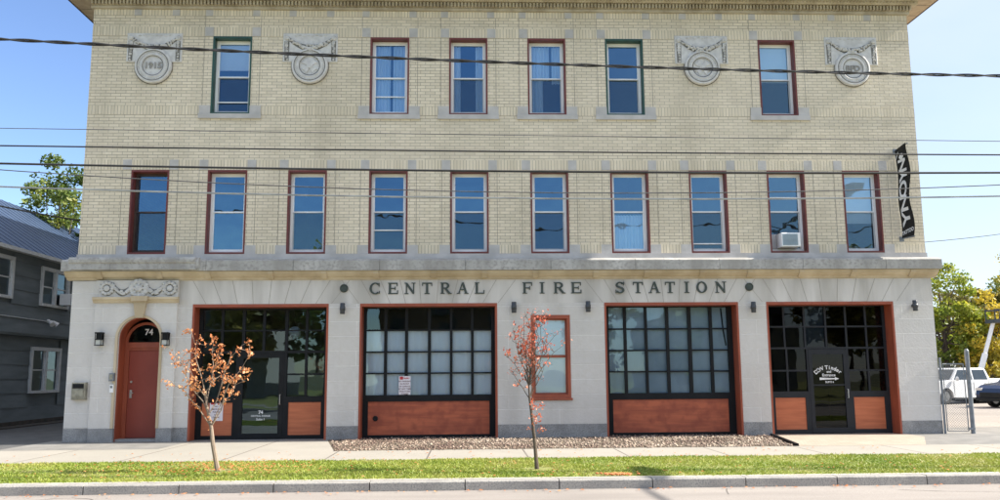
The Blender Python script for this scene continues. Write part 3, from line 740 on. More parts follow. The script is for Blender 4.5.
# ---- frieze lettering: roman capitals built from strokes
def glyph(mb, ch, x0, x1, z0=3.255, z1=3.515):
    W, H = x1 - x0, z1 - z0; T, t, sf = .052, .026, .018
    yb = YS; k = [0]
    def pr(poly):
        mb.prism([(x0 + a, z0 + b) for a, b in poly], yb - .018 - .0006 * k[0], yb); k[0] += 1
    def bar(ax, az, bx_, bz, w):
        d = Vector((bx_ - ax, bz - az)); n_ = Vector((-d.y, d.x)).normalized() * w / 2
        pr([(ax - n_.x, az - n_.y), (ax + n_.x, az + n_.y), (bx_ + n_.x, bz + n_.y), (bx_ - n_.x, bz - n_.y)][::-1])
    def rect(a, b, c, d): pr([(a, c), (b, c), (b, d), (a, d)])
    def serif(cx, z, w=.085): rect(cx - w / 2, cx + w / 2, z if z < H / 2 else z - sf, z + sf if z < H / 2 else z)
    def arc(cx, cz, rx, rz, a0, a1, wmin=t, wmax=T, seg=18):
        for q in range(seg):
            th0, th1 = a0 + (a1 - a0) * q / seg, a0 + (a1 - a0) * (q + 1) / seg
            w0 = (wmin + (wmax - wmin) * abs(math.cos(th0))); w1 = (wmin + (wmax - wmin) * abs(math.cos(th1)))
            po = lambda th, w, s_: (cx + (rx + (0 if s_ else -w)) * math.cos(th), cz + (rz + (0 if s_ else -w)) * math.sin(th))
            q_ = [po(th0, w0, 1), po(th1, w1, 1), po(th1, w1, 0), po(th0, w0, 0)]
            if a1 < a0: q_ = q_[::-1]
            pr(q_)
    if ch == 'I': c = W / 2; rect(c - T / 2, c + T / 2, 0, H); serif(c, 0, .115); serif(c, H, .115)
    elif ch == 'T': c = W / 2; rect(c - T / 2, c + T / 2, 0, H - t); serif(c, 0, .12); rect(0, W, H - t, H); rect(0, .018, H - .075, H - t); rect(W - .018, W, H - .075, H - t)
    elif ch in 'EFL':
        s_ = .02; rect(s_, s_ + T, 0, H); rect(0, s_, 0, sf); rect(0, s_, H - sf, H)
        if ch != 'F': rect(s_ + T, W, 0, t); rect(W - .02, W, t, .085)
        else: rect(s_ + T, s_ + T + .03, 0, sf)
        if ch != 'L': rect(s_ + T, W - .01, H - t, H); rect(W - .03, W - .01, H - .08, H - t); rect(s_ + T, W * .68, H * .5 - t / 2, H * .5 + t / 2); rect(W * .68, W * .68 + .018, H * .5 - .04, H * .5 + .04)
        else: rect(s_ + T, s_ + T + .03, H - sf, H)
    elif ch == 'N':
        rect(.03, .03 + t, 0, H); rect(W - .03 - t, W - .03, 0, H); bar(.045, H - .02, W - .045, .02, T)
        rect(0, .03, 0, sf); rect(.03 + t, .09, 0, sf); rect(0, .03, H - sf, H); rect(W - .09, W - .03 - t, H - sf, H); rect(W - .03, W, H - sf, H)
    elif ch == 'A':
        bar(W * .16, .008, W * .49, H, t); bar(W * .5, H, W * .82, .008, T); rect(W * .30, W * .68, H * .33, H * .33 + t)
        serif(W * .14, 0, .085); serif(W * .84, 0, .10)
    elif ch == 'R':
        s_ = .02; rect(s_, s_ + T, 0, H); rect(0, s_, 0, sf); rect(s_ + T, s_ + T + .025, 0, sf); rect(0, s_, H - sf, H)
        r = H * .27; cx = W * .50; rect(s_ + T, cx, H - t, H); rect(s_ + T, cx, H - 2 * r, H - 2 * r + t)
        arc(cx, H - r, W * .36, r, -PI / 2, PI / 2); bar(W * .50, H * .47, W * .87, .01, T); serif(W * .92, 0, .08)
    elif ch == 'O': arc(W / 2, H / 2, W / 2, H / 2 + .005, 0, 2 * PI, seg=32)
    elif ch == 'C':
        arc(W * .54, H / 2, W * .54, H / 2 + .005, PI * .30, PI * 1.72, seg=28); rect(W * .86, W * .95, H * .68, H * .98); rect(W * .90, W * .98, H * .06, H * .28)
    elif ch == 'S':
        r = H * .27; arc(W / 2, H - r, W * .46, r + .004, PI * .12, PI * 1.45, t, .046); arc(W / 2, r, W * .49, r + .006, PI * .45, -PI * .88, t, .05)
        rect(W * .88, W * .96, H * .70, H); rect(W * .02, W * .10, 0, H * .30); bar(W * .22, H * .60, W * .78, H * .42, .045)
L = [('C', -2.3, -2.06), ('E', -1.88, -1.65), ('N', -1.5, -1.25), ('T', -1.1, -0.87), ('R', -0.68, -0.44), ('A', -0.3, -0.04), ('L', 0.11, 0.33),
     ('F', 1.21, 1.44), ('I', 1.6, 1.72), ('R', 1.93, 2.18), ('E', 2.33, 2.57), ('S', 3.36, 3.57), ('T', 3.77, 4.0), ('A', 4.13, 4.4), ('T', 4.52, 4.75), ('I', 4.96, 5.09), ('O', 5.25, 5.5), ('N', 5.69, 5.95)]
for ch, a, b in L:
    mb = MB(); glyph(mb, ch, a, b); P(mb, 'letter', M['bronze'])

# ---- doorway with arch
def arch_pts(cx, zs, r, n=24): return [(cx - r * math.cos(PI * k / n), zs + r * math.sin(PI * k / n)) for k in range(n + 1)]
ACX, AZ, AR = -7.41, 2.28, .47
PX0, PX1, PY = -8.42, -6.60, -.21
def arch_slab(mb, x0, x1, z0, z1, cx, zs, r, yf, yb, zbase):
    ap = arch_pts(cx, zs, r)
    for a, b in ((x0, cx - r), (cx + r, x1)):
        mb.add([(a, yf, zbase), (b, yf, zbase), (b, yf, z1), (a, yf, z1)], [(0, 1, 2, 3)])
    for (ax, az), (bx_, bz) in zip(ap[:-1], ap[1:]):
        mb.add([(ax, yf, az), (bx_, yf, bz), (bx_, yf, z1), (ax, yf, z1)], [(0, 1, 2, 3)])
    rim = [(cx - r, zbase)] + ap + [(cx + r, zbase)]
    for (ax, az), (bx_, bz) in zip(rim[:-1], rim[1:]):
        mb.add([(ax, yf, az), (ax, yb, az), (bx_, yb, bz), (bx_, yf, bz)], [(0, 1, 2, 3)])
    for x, o in ((x0, (0, 1, 2, 3)), (x1, (3, 2, 1, 0))):
        mb.add([(x, yf, zbase), (x, YS, zbase), (x, YS, z1), (x, yf, z1)], [o])
mb = MB(); arch_slab(mb, PX0, PX1, .3, 3.58, ACX, AZ, AR, PY, YS, .3); PO = P(mb, 'doorway_surround', M['ashlar'])
mb = MB(); mb.box(PX0, ACX - AR, PY - .003, YS, 0, .3); mb.box(ACX + AR, PX1, PY - .003, YS, 0, .3); P(mb, 'surround_plinth', M['plinth'], PO)
mb = MB(); ap0, ap1 = arch_pts(ACX, AZ, AR - .004), arch_pts(ACX, AZ, AR + .05)
for k in range(24):
    mb.prism([ap0[k], ap0[k + 1], ap1[k + 1], ap1[k]], PY - .03, PY + .01)
mb.box(ACX - AR - .05, ACX - AR + .004, PY - .03, PY + .01, .3, AZ); mb.box(ACX + AR - .004, ACX + AR + .05, PY - .03, PY + .01, .3, AZ)
P(mb, 'arch_trim', M['mould'], PO)
mb = MB().prism([(ACX - .085, 2.73), (ACX + .085, 2.73), (ACX + .15, 3.12), (ACX - .15, 3.12)], PY - .08, PY)
mb.prism([(ACX - .17, 3.10), (ACX + .17, 3.10), (ACX + .19, 3.215), (ACX - .19, 3.215)], PY - .13, PY); P(mb, 'keystone', M['mould'], PO)
P(MB().sweep_x([(PY, 3.2), (PY, 3.07), (PY - .04, 3.08), (PY - .06, 3.12), (PY - .10, 3.15), (PY - .10, 3.2)], -8.46, -6.56), 'shelf_moulding', M['mould'], PO)
mb = MB()
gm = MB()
fr = lambda x, z, r, petals: [mb.blob((x + r * .72 * math.cos(2 * PI * k / petals), PY - .02, z + r * .72 * math.sin(2 * PI * k / petals)), (r * .30, .03, r * .24), 6, 4) for k in range(petals)]
for x, r in ((-8.18, .155), (-6.78, .155)):
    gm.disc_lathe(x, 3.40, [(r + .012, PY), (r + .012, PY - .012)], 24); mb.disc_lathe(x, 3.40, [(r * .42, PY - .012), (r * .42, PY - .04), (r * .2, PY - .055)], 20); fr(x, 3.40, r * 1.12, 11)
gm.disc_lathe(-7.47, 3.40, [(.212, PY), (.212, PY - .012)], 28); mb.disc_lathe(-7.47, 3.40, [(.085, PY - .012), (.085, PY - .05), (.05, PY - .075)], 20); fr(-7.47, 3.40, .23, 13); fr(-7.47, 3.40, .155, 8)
for x0, x1 in ((-8.05, -7.62), (-7.32, -6.92)):
    for k in range(17):
        t = k / 16; xx = x0 + (x1 - x0) * t; zz = 3.47 - .17 * (1 - (2 * t - 1) ** 2)
        for q in range(3): mb.blob((xx, PY - .02, zz + random.uniform(-.045, .045)), (.028, .03, .028), 6, 4)
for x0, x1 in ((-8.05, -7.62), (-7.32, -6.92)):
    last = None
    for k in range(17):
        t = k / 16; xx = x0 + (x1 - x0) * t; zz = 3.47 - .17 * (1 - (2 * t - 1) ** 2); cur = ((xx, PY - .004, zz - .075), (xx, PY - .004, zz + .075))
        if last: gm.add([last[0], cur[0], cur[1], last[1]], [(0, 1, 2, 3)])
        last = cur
P(gm, 'festoon_ground', M['grime2'], PO)  # dark plates behind wreaths and swags: recess shade put into the colour
P(mb, 'festoon', M['garland'], PO)
P(MB().bevbox(XL - .012, PX0, YS - .035, YS, .3, 3.575, .01), 'pilaster', M['ashlar'])
P(MB().bevbox(XL - .014, PX0, YS - .04, YS, 0, .3, .01), 'pilaster_plinth', M['plinth'])
# the red door
ED = P((lambda m_: (arch_slab(m_, ACX - AR + .0, ACX + AR - .0, 0, 2.76, ACX, AZ, AR - .018, YS + .002, .26, 0), m_)[1])(MB()), 'entrance_door', M['red'])
mb = MB().box(-7.88, -7.77, .20, .26, .02, 2.20); mb.box(-7.02, -6.94, .20, .26, .02, 2.20); mb.box(-7.77, -7.02, .20, .26, 2.02, 2.08); mb.box(-7.77, -7.02, .17, .26, 2.08, 2.20)
apo, api = arch_pts(ACX, 2.20, .46), arch_pts(ACX, 2.20, .40)
for k in range(24): mb.prism([api[k], api[k + 1], apo[k + 1], apo[k]], .20, .26)
P(mb, 'door_frame', M['red'], ED)
P(MB().bevbox(-7.77, -7.02, .225, .26, .06, 2.02, .006), 'door_leaf', M['door_red'], ED)
P(MB().prism([(ACX - .41, 2.2)] + arch_pts(ACX, 2.2, .405)[1:-1][::-1] and ([(ACX + .405, 2.2)] + arch_pts(ACX, 2.2, .405)[::-1][1:-1] + [(ACX - .405, 2.2)]), .235, .238), 'transom_glass', M['dark_glass'], ED)
mb = MB(); put_text(mb, '74', .19, -7.36, .228, 2.43, ext=.003, bold=.004); P(mb, 'house_number', M['white_letter'], ED)
mb = MB().box(-7.72, -7.67, .205, .225, .95, 1.13); mb.tube([(-7.695, .205, 1.06), (-7.695, .16, 1.06), (-7.62, .155, 1.06)], .012, 8); mb.tube([(-7.695, .2, 1.31), (-7.695, .225, 1.31)], .027, 10); P(mb, 'door_handle', M['steel'], ED)
P(MB().box(-7.88, -6.94, -.10, .26, .002, .055), 'door_step', M['plinth'], ED)

# ---- garage bays
YG = .25
def bay_frame(name, a, b, label):
    w = MB(); yf, yb = YS - .006, YG - .01
    w.box(a - .0, a + .045, yf, yb, 0, ZB); w.box(b - .045, b, yf, yb, 0, ZB); w.box(a + .045, b - .045, yf, yb, ZB - .065, ZB + .0)
    o = P(w, name, M['red']); o['label'] = label
    return o
rows = [(2.465, 2.95), (1.965, 2.43), (1.475, 1.93), (.965, 1.44)]
def black_grid(a, b, xs, bot, frame_m, extra=None, rws=rows, skip=None):
    """outer black frame, mullions and rails in one mesh; xs = mullion spans"""
    mb = MB(); y0, y1 = YG - .01, YG + .06
    xa, xb = xs[0][0], xs[-1][1]
    mb.box(a + .03, xs[0][1], y0, y1, 0, ZB - .05); mb.box(xs[-1][0], b - .03, y0, y1, 0, ZB - .05)
    mb.box(xs[0][1], xs[-1][0], y0, y1, rws[0][1], ZB - .05)
    for k in range(3):
        mb.box(xs[0][1], xs[-1][0], y0 + .012, y1 - .002, rws[k + 1][1], rws[k][0])
    mb.box(xs[0][1], xs[-1][0], y0, y1, bot, rws[3][0])
    for k in range(1, len(xs) - 1):
        mb.box(xs[k][0], xs[k][1], y0 + .006, y1 - .004, rws[3][0] - .002, rws[0][1] + .002)
    return mb
def pane(mb, x0, x1, z0, z1, y=YG + .03):
    t = random.uniform(-.003, .003); u = random.uniform(-.003, .003)
    mb.add([(x0, y, z0), (x1, y + t, z0), (x1, y + t + u, z1), (x0, y + u, z1)], [(0, 1, 2, 3)])
def pan_frame(mb, x0, x1, z0, z1, a, b, lo=0.0, hi=.965):
    mb.frame(a, b, YG - .006, YG + .05, lo, hi, x0 - a, wt=hi - z1, wb=z0 - lo)

# overhead doors (second and third bay)
for idx, (a, b) in ((1, bays[1]), (2, bays[2])):
    xs = [(-2.46, -2.40), (-1.99, -1.92), (-1.51, -1.44), (-.98, -.91), (-.47, -.41), (.02, .08), (.49, .58)] if idx == 1 else \
         [(3.14, 3.24), (3.59, 3.66), (4.09, 4.15), (4.59, 4.66), (5.11, 5.19), (5.62, 5.69), (6.05, 6.17)]
    o = bay_frame('garage_door', a, b, 'garage door with bare dark panes over frosted ones' if idx == 1 else 'garage door with every pane frosted grey blue')
    mb = black_grid(a, b, xs, .82, M['black'])
    mb.box(xs[0][1], xs[-1][0], YG - .008, YG + .058, 0, .07); mb.box(xs[0][1], xs[0][1] + .06, YG - .008, YG + .058, .07, .82); mb.box(xs[-1][0] - .05, xs[-1][0], YG - .008, YG + .058, .07, .82)
    P(mb, 'door_grid', M['black'], o)
    mb = MB()
    for z0, z1 in rows:
        for k in range(6): pane(mb, xs[k][1], xs[k + 1][0], z0, z1)
    P(mb, 'glazing', M['bay_glass'], o)
    mb = MB()
    ztop = 2.44 if idx == 1 else 2.96
    wavy(mb, xs[0][1] - .02, xs[-1][0] + .02, YG + .085, .93, ztop, .012 if idx == 1 else .004, 11)
    P(mb, 'frosted_backing', M['film'] if idx == 1 else M['film_grey'], o)
    P(MB().box(xs[0][1] + .06, xs[-1][0] - .05, YG + .012, YG + .04, .07, .82), 'wood_panel', M['panel'], o)
    if idx == 1: P(MB().disc_lathe(-2.17, .44, [(.06, YG + .012), (.06, YG - .005), (.045, YG - .012), (.0001, YG - .002)], 16), 'lock_plate', M['black'], o)
    else: P(MB().tube([(5.93, YG + .07, 2.93), (5.97, YG + .075, 2.4), (6.02, YG + .075, 2.05)], .018, 6), 'pull_cord', M['black'], o)

# first bay: storefront with glass door
a, b = bays[0]
o = bay_frame('storefront', a, b, 'dark glazed storefront with a glass door')
xs = [(-6.24, -6.15), (-5.73, -5.67), (-5.25, -5.18), (-4.78, -4.72), (-4.27, -4.20), (-3.80, -3.74), (-3.36, -3.26)]
mb = MB(); y0, y1 = YG - .01, YG + .06
mb.box(a + .03, -6.15, y0, y1, 0, 2.99); mb.box(-3.36, b - .03, y0, y1, 0, 2.99); mb.box(-6.15, -3.36, y0, y1, 2.93, 2.99)
mb.box(-6.15, -3.36, y0 + .01, y1 - .002, 2.44, 2.475); mb.box(-6.15, -3.36, y0 + .004, y1, 1.935, 1.995)
for k in range(1, 6): mb.box(xs[k][0], xs[k][1], y0 + .006, y1 - .004, 1.99, 2.935)
for p0, p1 in ((-6.15, -5.36), (-4.20, -3.36)):
    mb.box(p0, p1, y0 + .01, y1 - .002, 1.435, 1.475); mb.box(p0, p1, y0, y1, .84, .955)
    xm = -5.73 if p0 < -5 else -3.80
    mb.box(xm, xm + .06, y0 + .006, y1 - .004, .95, 1.94)
    mb.frame(p0, p1, y0 + .003, y1 - .001, .0, .842, .05, wt=.02, wb=.09)
mb.box(-5.36, -5.29, y0 - .002, y1, 0, 1.94); mb.box(-4.28, -4.20, y0 - .002, y1, 0, 1.94)
P(mb, 'metal_frame', M['black'], o)
mb = MB()
for z0, z1 in ((2.475, 2.935), (1.99, 2.445)):
    for k in range(6): pane(mb, xs[k][1] - .002, xs[k + 1][0] + .002, z0, z1)
for z0, z1 in ((1.47, 1.94), (.95, 1.44)):
    for x0_, x1_ in ((-6.15, -5.73), (-5.67, -5.36), (-4.2, -3.8), (-3.74, -3.36)): pane(mb, x0_, x1_, z0, z1)
P(mb, 'glazing', M['bay_glass'], o)
for u0, u1 in ((-6.10, -5.41), (-4.15, -3.41)): P(MB().box(u0, u1, YG + .012, YG + .04, .09, .83), 'wood_panel', M['panel_clean'], o)
mb = MB().frame(-5.29, -4.28, YG - .02, YG + .03, .02, 1.93, .10, wt=.10, wb=.11); P(mb, 'glass_door', M['black'], o)
mb = MB(); pane(mb, -5.19, -4.38, .13, 1.83, YG + .01); P(mb, 'door_glass', M['bay_glass'], o)
mb = MB().tube([(-4.33, YG - .02, 1.0), (-4.33, YG - .08, 1.0), (-4.33, YG - .08, .78), (-4.33, YG - .02, .78)], .012, 8); P(mb, 'door_handle', M['steel'], o)
mb = MB(); put_text(mb, '74', .105, -4.77, YG + .004, .60, ext=.0008, bold=.003); put_text(mb, 'CENTRAL AVENUE', .052, -4.77, YG + .004, .52, ext=.0008, bold=.001); put_text(mb, 'Suite 1', .07, -4.77, YG + .004, .445, ext=.0008, bold=.0015)
P(mb, 'door_lettering', M['white_letter'], o)

# fourth bay
a, b = bays[3]
o = bay_frame('storefront', a, b, 'black storefront with tinted panes and a lettered door')
xs = [(6.98, 7.03), (7.375, 7.42), (7.865, 7.91), (8.37, 8.415), (8.855, 8.90), (9.335, 9.38), (9.76, 9.84)]
mb = MB()
mb.box(a + .03, 7.03, y0, y1, 0, 2.99); mb.box(9.76, b - .03, y0, y1, 0, 2.99); mb.box(7.03, 9.76, y0, y1, 2.955, 2.99)
mb.box(7.03, 9.76, y0 + .01, y1 - .002, 2.46, 2.50); mb.box(7.03, 9.76, y0 + .004, y1, 1.955, 2.0)
for k in range(1, 6): mb.box(xs[k][0], xs[k][1], y0 + .006, y1 - .004, 1.995, 2.96)
for p0, p1, xm in ((7.03, 7.89, 7.40), (8.89, 9.76, 9.335)):
    mb.box(p0, p1, y0 + .01, y1 - .002, 1.435, 1.475); mb.box(p0, p1, y0, y1, .86, .975)
    mb.box(xm, xm + .045, y0 + .006, y1 - .004, .97, 1.96)
    mb.frame(p0, p1, y0 + .003, y1 - .001, .0, .862, .07, wt=.03, wb=.10)
mb.box(7.89, 7.935, y0 - .002, y1, 0, 1.96); mb.box(8.845, 8.89, y0 - .002, y1, 0, 1.96)
P(mb, 'metal_frame', M['slate'], o)
mb = MB()
for z0, z1 in ((2.50, 2.96), (1.995, 2.465)):
    for k in range(6): pane(mb, xs[k][1] - .002, xs[k + 1][0] + .002, z0, z1)
for z0, z1 in ((1.47, 1.96), (.97, 1.44)):
    for x0_, x1_ in ((7.03, 7.40), (7.445, 7.89), (8.89, 9.335), (9.38, 9.76)): pane(mb, x0_, x1_, z0, z1)
P(mb, 'glazing', M['dark_glass'], o)
for u0, u1 in ((7.10, 7.82), (8.96, 9.69)): P(MB().box(u0, u1, YG + .012, YG + .04, .10, .835), 'wood_panel', M['panel_clean'], o)
M['board'] = mat('blue_grey_board', (0.30, 0.38, 0.44), rough=.6)
P(MB().box(7.91, 8.37, YG + .05, YG + .055, 1.99, 2.95), 'blue_board', M['board'], o)
mb = MB().frame(7.935, 8.845, YG - .02, YG + .03, .02, 1.95, .085, wt=.12, wb=.12); mb.box(8.02, 8.76, YG - .012, YG + .028, 1.10, 1.135); P(mb, 'glass_door', M['slate'], o)
mb = MB(); pane(mb, 8.02, 8.76, .14, 1.83, YG + .01); P(mb, 'door_glass', M['dark_glass'], o)
P(MB().tube([(8.805, YG - .02, 1.02), (8.805, YG - .08, 1.02), (8.805, YG - .08, .82), (8.805, YG - .02, .82)], .012, 8), 'door_handle', M['steel'], o)
mb = MB()
s_ = 'DOW Tinder'
for k, ch in enumerate(s_):      # arched line
    if ch == ' ': continue
    th = (k - 4.5) * -.155; vs, fs = text_mesh(ch, .125, ext=.0008, bold=.003)
    R_ = .44; cx_, cz_ = 8.39, 1.52 - R_
    c_, n__ = math.cos(th), math.sin(th)
    mb.add([(cx_ + (vx) * c_ - (R_ + vy) * n__, YG + .002 - vz, cz_ + vx * n__ + (R_ + vy) * c_) for vx, vy, vz in vs], fs)
put_text(mb, 'and', .075, 8.41, YG + .002, 1.425, ext=.0008, bold=.002); put_text(mb, 'Entrance', .088, 8.40, YG + .002, 1.345, ext=.0008, bold=.002)
mb.prism([(8.18, 1.235), (8.54, 1.25), (8.54, 1.225), (8.64, 1.262), (8.54, 1.30), (8.54, 1.275), (8.18, 1.29)], YG + .001, YG + .003)
put_text(mb, 'SUITE 6', .062, 8.41, YG + .002, 1.185, ext=.0008, bold=.001)
P(mb, 'door_lettering', M['white_letter'], o)

# centre ground floor window
a, b, c, d = 1.39, 2.29, .88, 2.76
w = MB().frame(a, b, YS - .008, YS + .20, c, d, .07, wt=.08, wb=.08); win = P(w, 'blind_window', M['red'])
mb = MB().frame(a + .07, b - .07, YS + .11, YS + .16, c + .08, d - .08, .035); mb.box(a + .10, b - .10, YS + .10, YS + .165, 1.79, 1.85); P(mb, 'sash', M['red'], win)
mb = MB(); pane(mb, a + .1, b - .1, c + .11, 1.80, YS + .13); pane(mb, a + .1, b - .1, 1.84, d - .11, YS + .13); P(mb, 'panes', M['bay_glass'], win)
mb = MB(); wavy(mb, a + .09, b - .09, YS + .145, c + .1, d - .1, .002, 2); P(mb, 'blind', M['blind'], win)
P(MB().bevbox(a - .03, b + .03, YS - .04, YS + .0, c - .05, c - .002, .01), 'window_sill', M['red'], win)

# ------------------------------------------------------------------ things fixed to the building
def wall_lamp():
    t = thing('wall_lamp', '', 'wall lamp', group='cylindrical wall lamps between the garage bays')
    MB().box(-.03, .03, -.06, 0, -.03, .03).build('bracket', M['lamp_grey'], t)
    mb = MB(); n = 14
    mb.tube([(0, -.12, -.125), (0, -.12, -.115), (0, -.12, .115), (0, -.12, .125)], [.048, .055, .055, .048], 14); mb.tube([(0, -.12, -.045), (0, -.12, .045)], .062, 14)
    mb.build('lamp_body', M['lamp_grey'], t, True)
    mb = MB().tube([(0, -.12, -.128), (0, -.12, -.1251)], .04, 12); mb.build('lens', M['lamp_lens'], t)
    return t
wl = wall_lamp()
for i, (x, z, lab) in enumerate([(-2.89, 2.92, 'dark cylindrical wall lamp below the round vent left of CENTRAL'), (1.0, 2.93, 'dark cylindrical wall lamp beside the upper left corner of the centre window'),
     (2.7, 2.94, 'dark cylindrical wall lamp between the centre window and the third garage bay'), (6.53, 2.91, 'dark cylindrical wall lamp below the round vent right of STATION'), (10.33, 2.93, 'dark cylindrical wall lamp alone on the rightmost stone pier')]):
    q = wl if i == 0 else copy_tree(wl, (0, 0, 0)); q.location = (x, YS, z); q['label'] = lab
def lantern():
    t = thing('wall_lantern', '', 'lantern', group='square lanterns flanking the red door')
    MB().box(-.045, .045, -.02, 0, -.06, .14).build('back_plate', M['black'], t)
    mb = MB().box(-.075, .075, -.19, -.03, .12, .15)
    for x in (-.07, .058):
        for y in (-.185, -.047): mb.box(x, x + .012, y, y + .012, -.13, .12)
    mb.box(-.075, .075, -.19, -.03, -.145, -.13); mb.box(-.07, .07, -.18, -.04, -.02, .0); mb.box(-.02, .02, -.06, -.0, .10, .125)
    mb.build('cage', M['black'], t)
    MB().box(-.05, .05, -.165, -.055, .0, .12).build('lamp_housing', M['black'], t)
    MB().box(-.055, .055, -.17, -.05, -.13, -.02).build('glass', M['lamp_lens'], t)
    return t
ln = lantern(); ln.location = (-8.24, PY, 2.26); ln['label'] = 'black square lantern left of the arched red door'
copy_tree(ln, (-6.79, PY, 2.25), 'black square lantern right of the arched red door, above the orange tree')

t = thing('mailbox', 'tarnished metal mailbox on the stone pilaster left of the red door', 'mailbox', (-8.65, YS - .035, 1.12))
MB().bevbox(-.15, .15, -.13, 0, -.19, .19, .02).build('box', M['mail'], t); MB().box(-.12, .12, -.136, -.1305, .06, .16).build('slot_plate', M['black'], t); MB().box(-.12, .12, -.15, -.131, -.12, .03).build('flap', M['mail'], t)
t = thing('key_box', 'small grey lock box on the stone jamb of the arched doorway', 'lock box', (-7.93, PY - .03, 1.42))
MB().bevbox(-.055, .055, -.09, 0, -.09, .09, .015).build('case', M['galv'], t); MB().box(-.035, .035, -.094, -.0905, -.05, .06).build('cover', M['mail'], t)
t = thing('intercom', 'narrow white intercom panel below the grey lock box beside the red door', 'intercom', (-7.935, PY - .03, 1.17))
MB().bevbox(-.04, .04, -.035, 0, -.09, .09, .006).build('case', M['vinyl'], t); MB().box(-.025, .025, -.038, -.0355, .01, .06).build('speaker_grille', M['galv'], t)

# air conditioner in the ninth window of the middle row
t = thing('air_conditioner', 'white window air conditioner in the middle row window second from right', 'air conditioner', (7.44, .0, 4.34))
MB().bevbox(-.12, .33, -.14, .3, 0, .33, .015).build('case', M['vinyl'], t)
mb = MB().box(-.10, .26, -.1425, -.1405, .03, .30); mb.build('grille', M['film_grey'], t)
mb = MB()
for k in range(9): mb.box(-.1, .26, -.150, -.143, .045 + k * .028, .052 + k * .028)
mb.build('louvres', M['galv'], t)
MB().box(-.27, -.125, .2, .21, 0, .34).build('side_panel', M['vinyl'], t)

# banner at the right corner, square to the wall
t = thing('banner', 'narrow black vertical banner with white lettering at the right corner of the facade', 'banner', (10.25, 0, 5.60))
mb = MB(); nz = 24
vs = []
for k in range(nz + 1):
    z = -1.08 + 2.16 * k / nz; wv = .018 * math.sin(k * .45)
    y0_, y1_ = -.03, -.55 - .02 * math.sin(k * .5)
    vs += [(wv, y0_, z), (wv * 1.6 + .01, y1_, z + .09 * ((k / nz) - .3)), (wv + .006, y0_, z), (wv * 1.6 + .016, y1_, z + .09 * ((k / nz) - .3))]
fs = []
for k in range(nz):
    q = 4 * k; fs += [(q, q + 1, q + 5, q + 4), (q + 3, q + 2, q + 6, q + 7)]
fs += [(0, 2, 3, 1), (4 * nz, 4 * nz + 1, 4 * nz + 3, 4 * nz + 2)]
mb.add(vs, fs); mb.build('cloth', M['black'], t)
mb = MB()
for z in (1.07, -1.07): mb.tube([(.003, .0, z), (.003, -.60, z + (.05 if z > 0 else -.02))], .014, 8); mb.box(-.05, .06, -.012, -.0005, z - .06, z + .06)
mb.build('bracket', M['galv'], t)
mb = MB()
def ban_xy(u, z):   # u = distance from wall
    k = (z + 1.08) / 2.16 * nz; wv = .018 * math.sin(k * .45); s = (u - .03) / .52
    return wv * (1 + .6 * s) + .01 * s - .004
def ban_put(ch, size, z, u, rot, sx=1.0, bold=.012):
    vs, fs = text_mesh(ch, size, ext=.0003, bold=bold)
    c_, n_ = math.cos(rot), math.sin(rot); out = []
    for vx, vy, vz in vs:
        vx *= sx; p, q = vx * c_ - vy * n_, vx * n_ + vy * c_
        uu, zz = u + p, z + q
        out.append((ban_xy(uu, zz) - .004 - vz, -uu, zz))
    mb.add(out, fs)
for ch, z, s_ in (('Y', -.62, 1.25), ('N', -.26, 1.2), ('O', .08, 1.25), ('Y', .42, 1.1), ('N', .66, 1.0)): ban_put(ch, .44, z, .29, PI / 2, s_)
ban_put('TATTOO', .125, -.93, .30, .12, .95, .004)
lf = [(.10, .0), (.05, .07), (-.05, .08), (-.12, .0), (-.05, -.07), (.05, -.06)]
mb.add([(ban_xy(.28, .86) - .005, -(.30 + x), .87 + z) for x, z in lf], [tuple(range(6))])
mb.add([(ban_xy(.2, .95) - .005, -(.13 + x * .7), .93 + x * .9 + z * .35) for x, z in lf], [tuple(range(6))])
mb.build('banner_lettering', M['white_letter'], t)

# paper notices
def notice(name, label, cat, x0, x1, z0, z1, y, header, lines):
    t = thing(name, label, cat, ((x0 + x1) / 2, y, (z0 + z1) / 2))
    W_, H_ = (x1 - x0) / 2, (z1 - z0) / 2
    MB().box(-W_, W_, -.004, 0, -H_, H_).build('sheet', M['paper'], t)
    mb = MB(); fs_ = H_ * .22
    for k, s in enumerate(lines): put_text(mb, s, fs_, 0, -.0045, H_ * .42 - k * H_ * .27, ext=.0006, bold=.001)
    mb.build('printing', M['ink'], t)
    mb = MB(); mb.box(-W_ * .85, -W_ * .3, -.0055, -.0042, H_ * .62, H_ * .95); put_text(mb, header, fs_ * 1.2, W_ * .28, -.0045, H_ * .78, ext=.0006, bold=.002)
    mb.build('heading', M['ink_red'], t)
notice('notice_sign', 'white and red notice taped inside the second garage door', 'sign', -1.64, -1.37, .975, 1.395, YG - .013, 'Notice', ['NO PARKING', 'IN FRONT', 'OF GARAGE', 'AT ANY TIME', 'VIOLATORS', 'TOWED'])
notice('notice_sign', 'white notice on the orange panel behind the orange leaved tree', 'sign', -5.92, -5.62, .42, .87, YG + .004, 'NO', ['NO', 'SMOKING', 'PLEASE', 'USE', 'DOOR'])

# pendant lamp inside first bay
t = thing('pendant_lamp', 'round pale pendant lamp hanging inside the dark first storefront', 'pendant lamp', (-4.12, .62, 2.43))
mb = MB(); mb.blob((0, 0, 0), (.14, .14, .14), 18, 12); mb.build('globe', M['film_grey'], t, True)
MB().tube([(0, 0, .14), (0, 0, 1.42)], .01, 6).build('cord', M['black'], t)

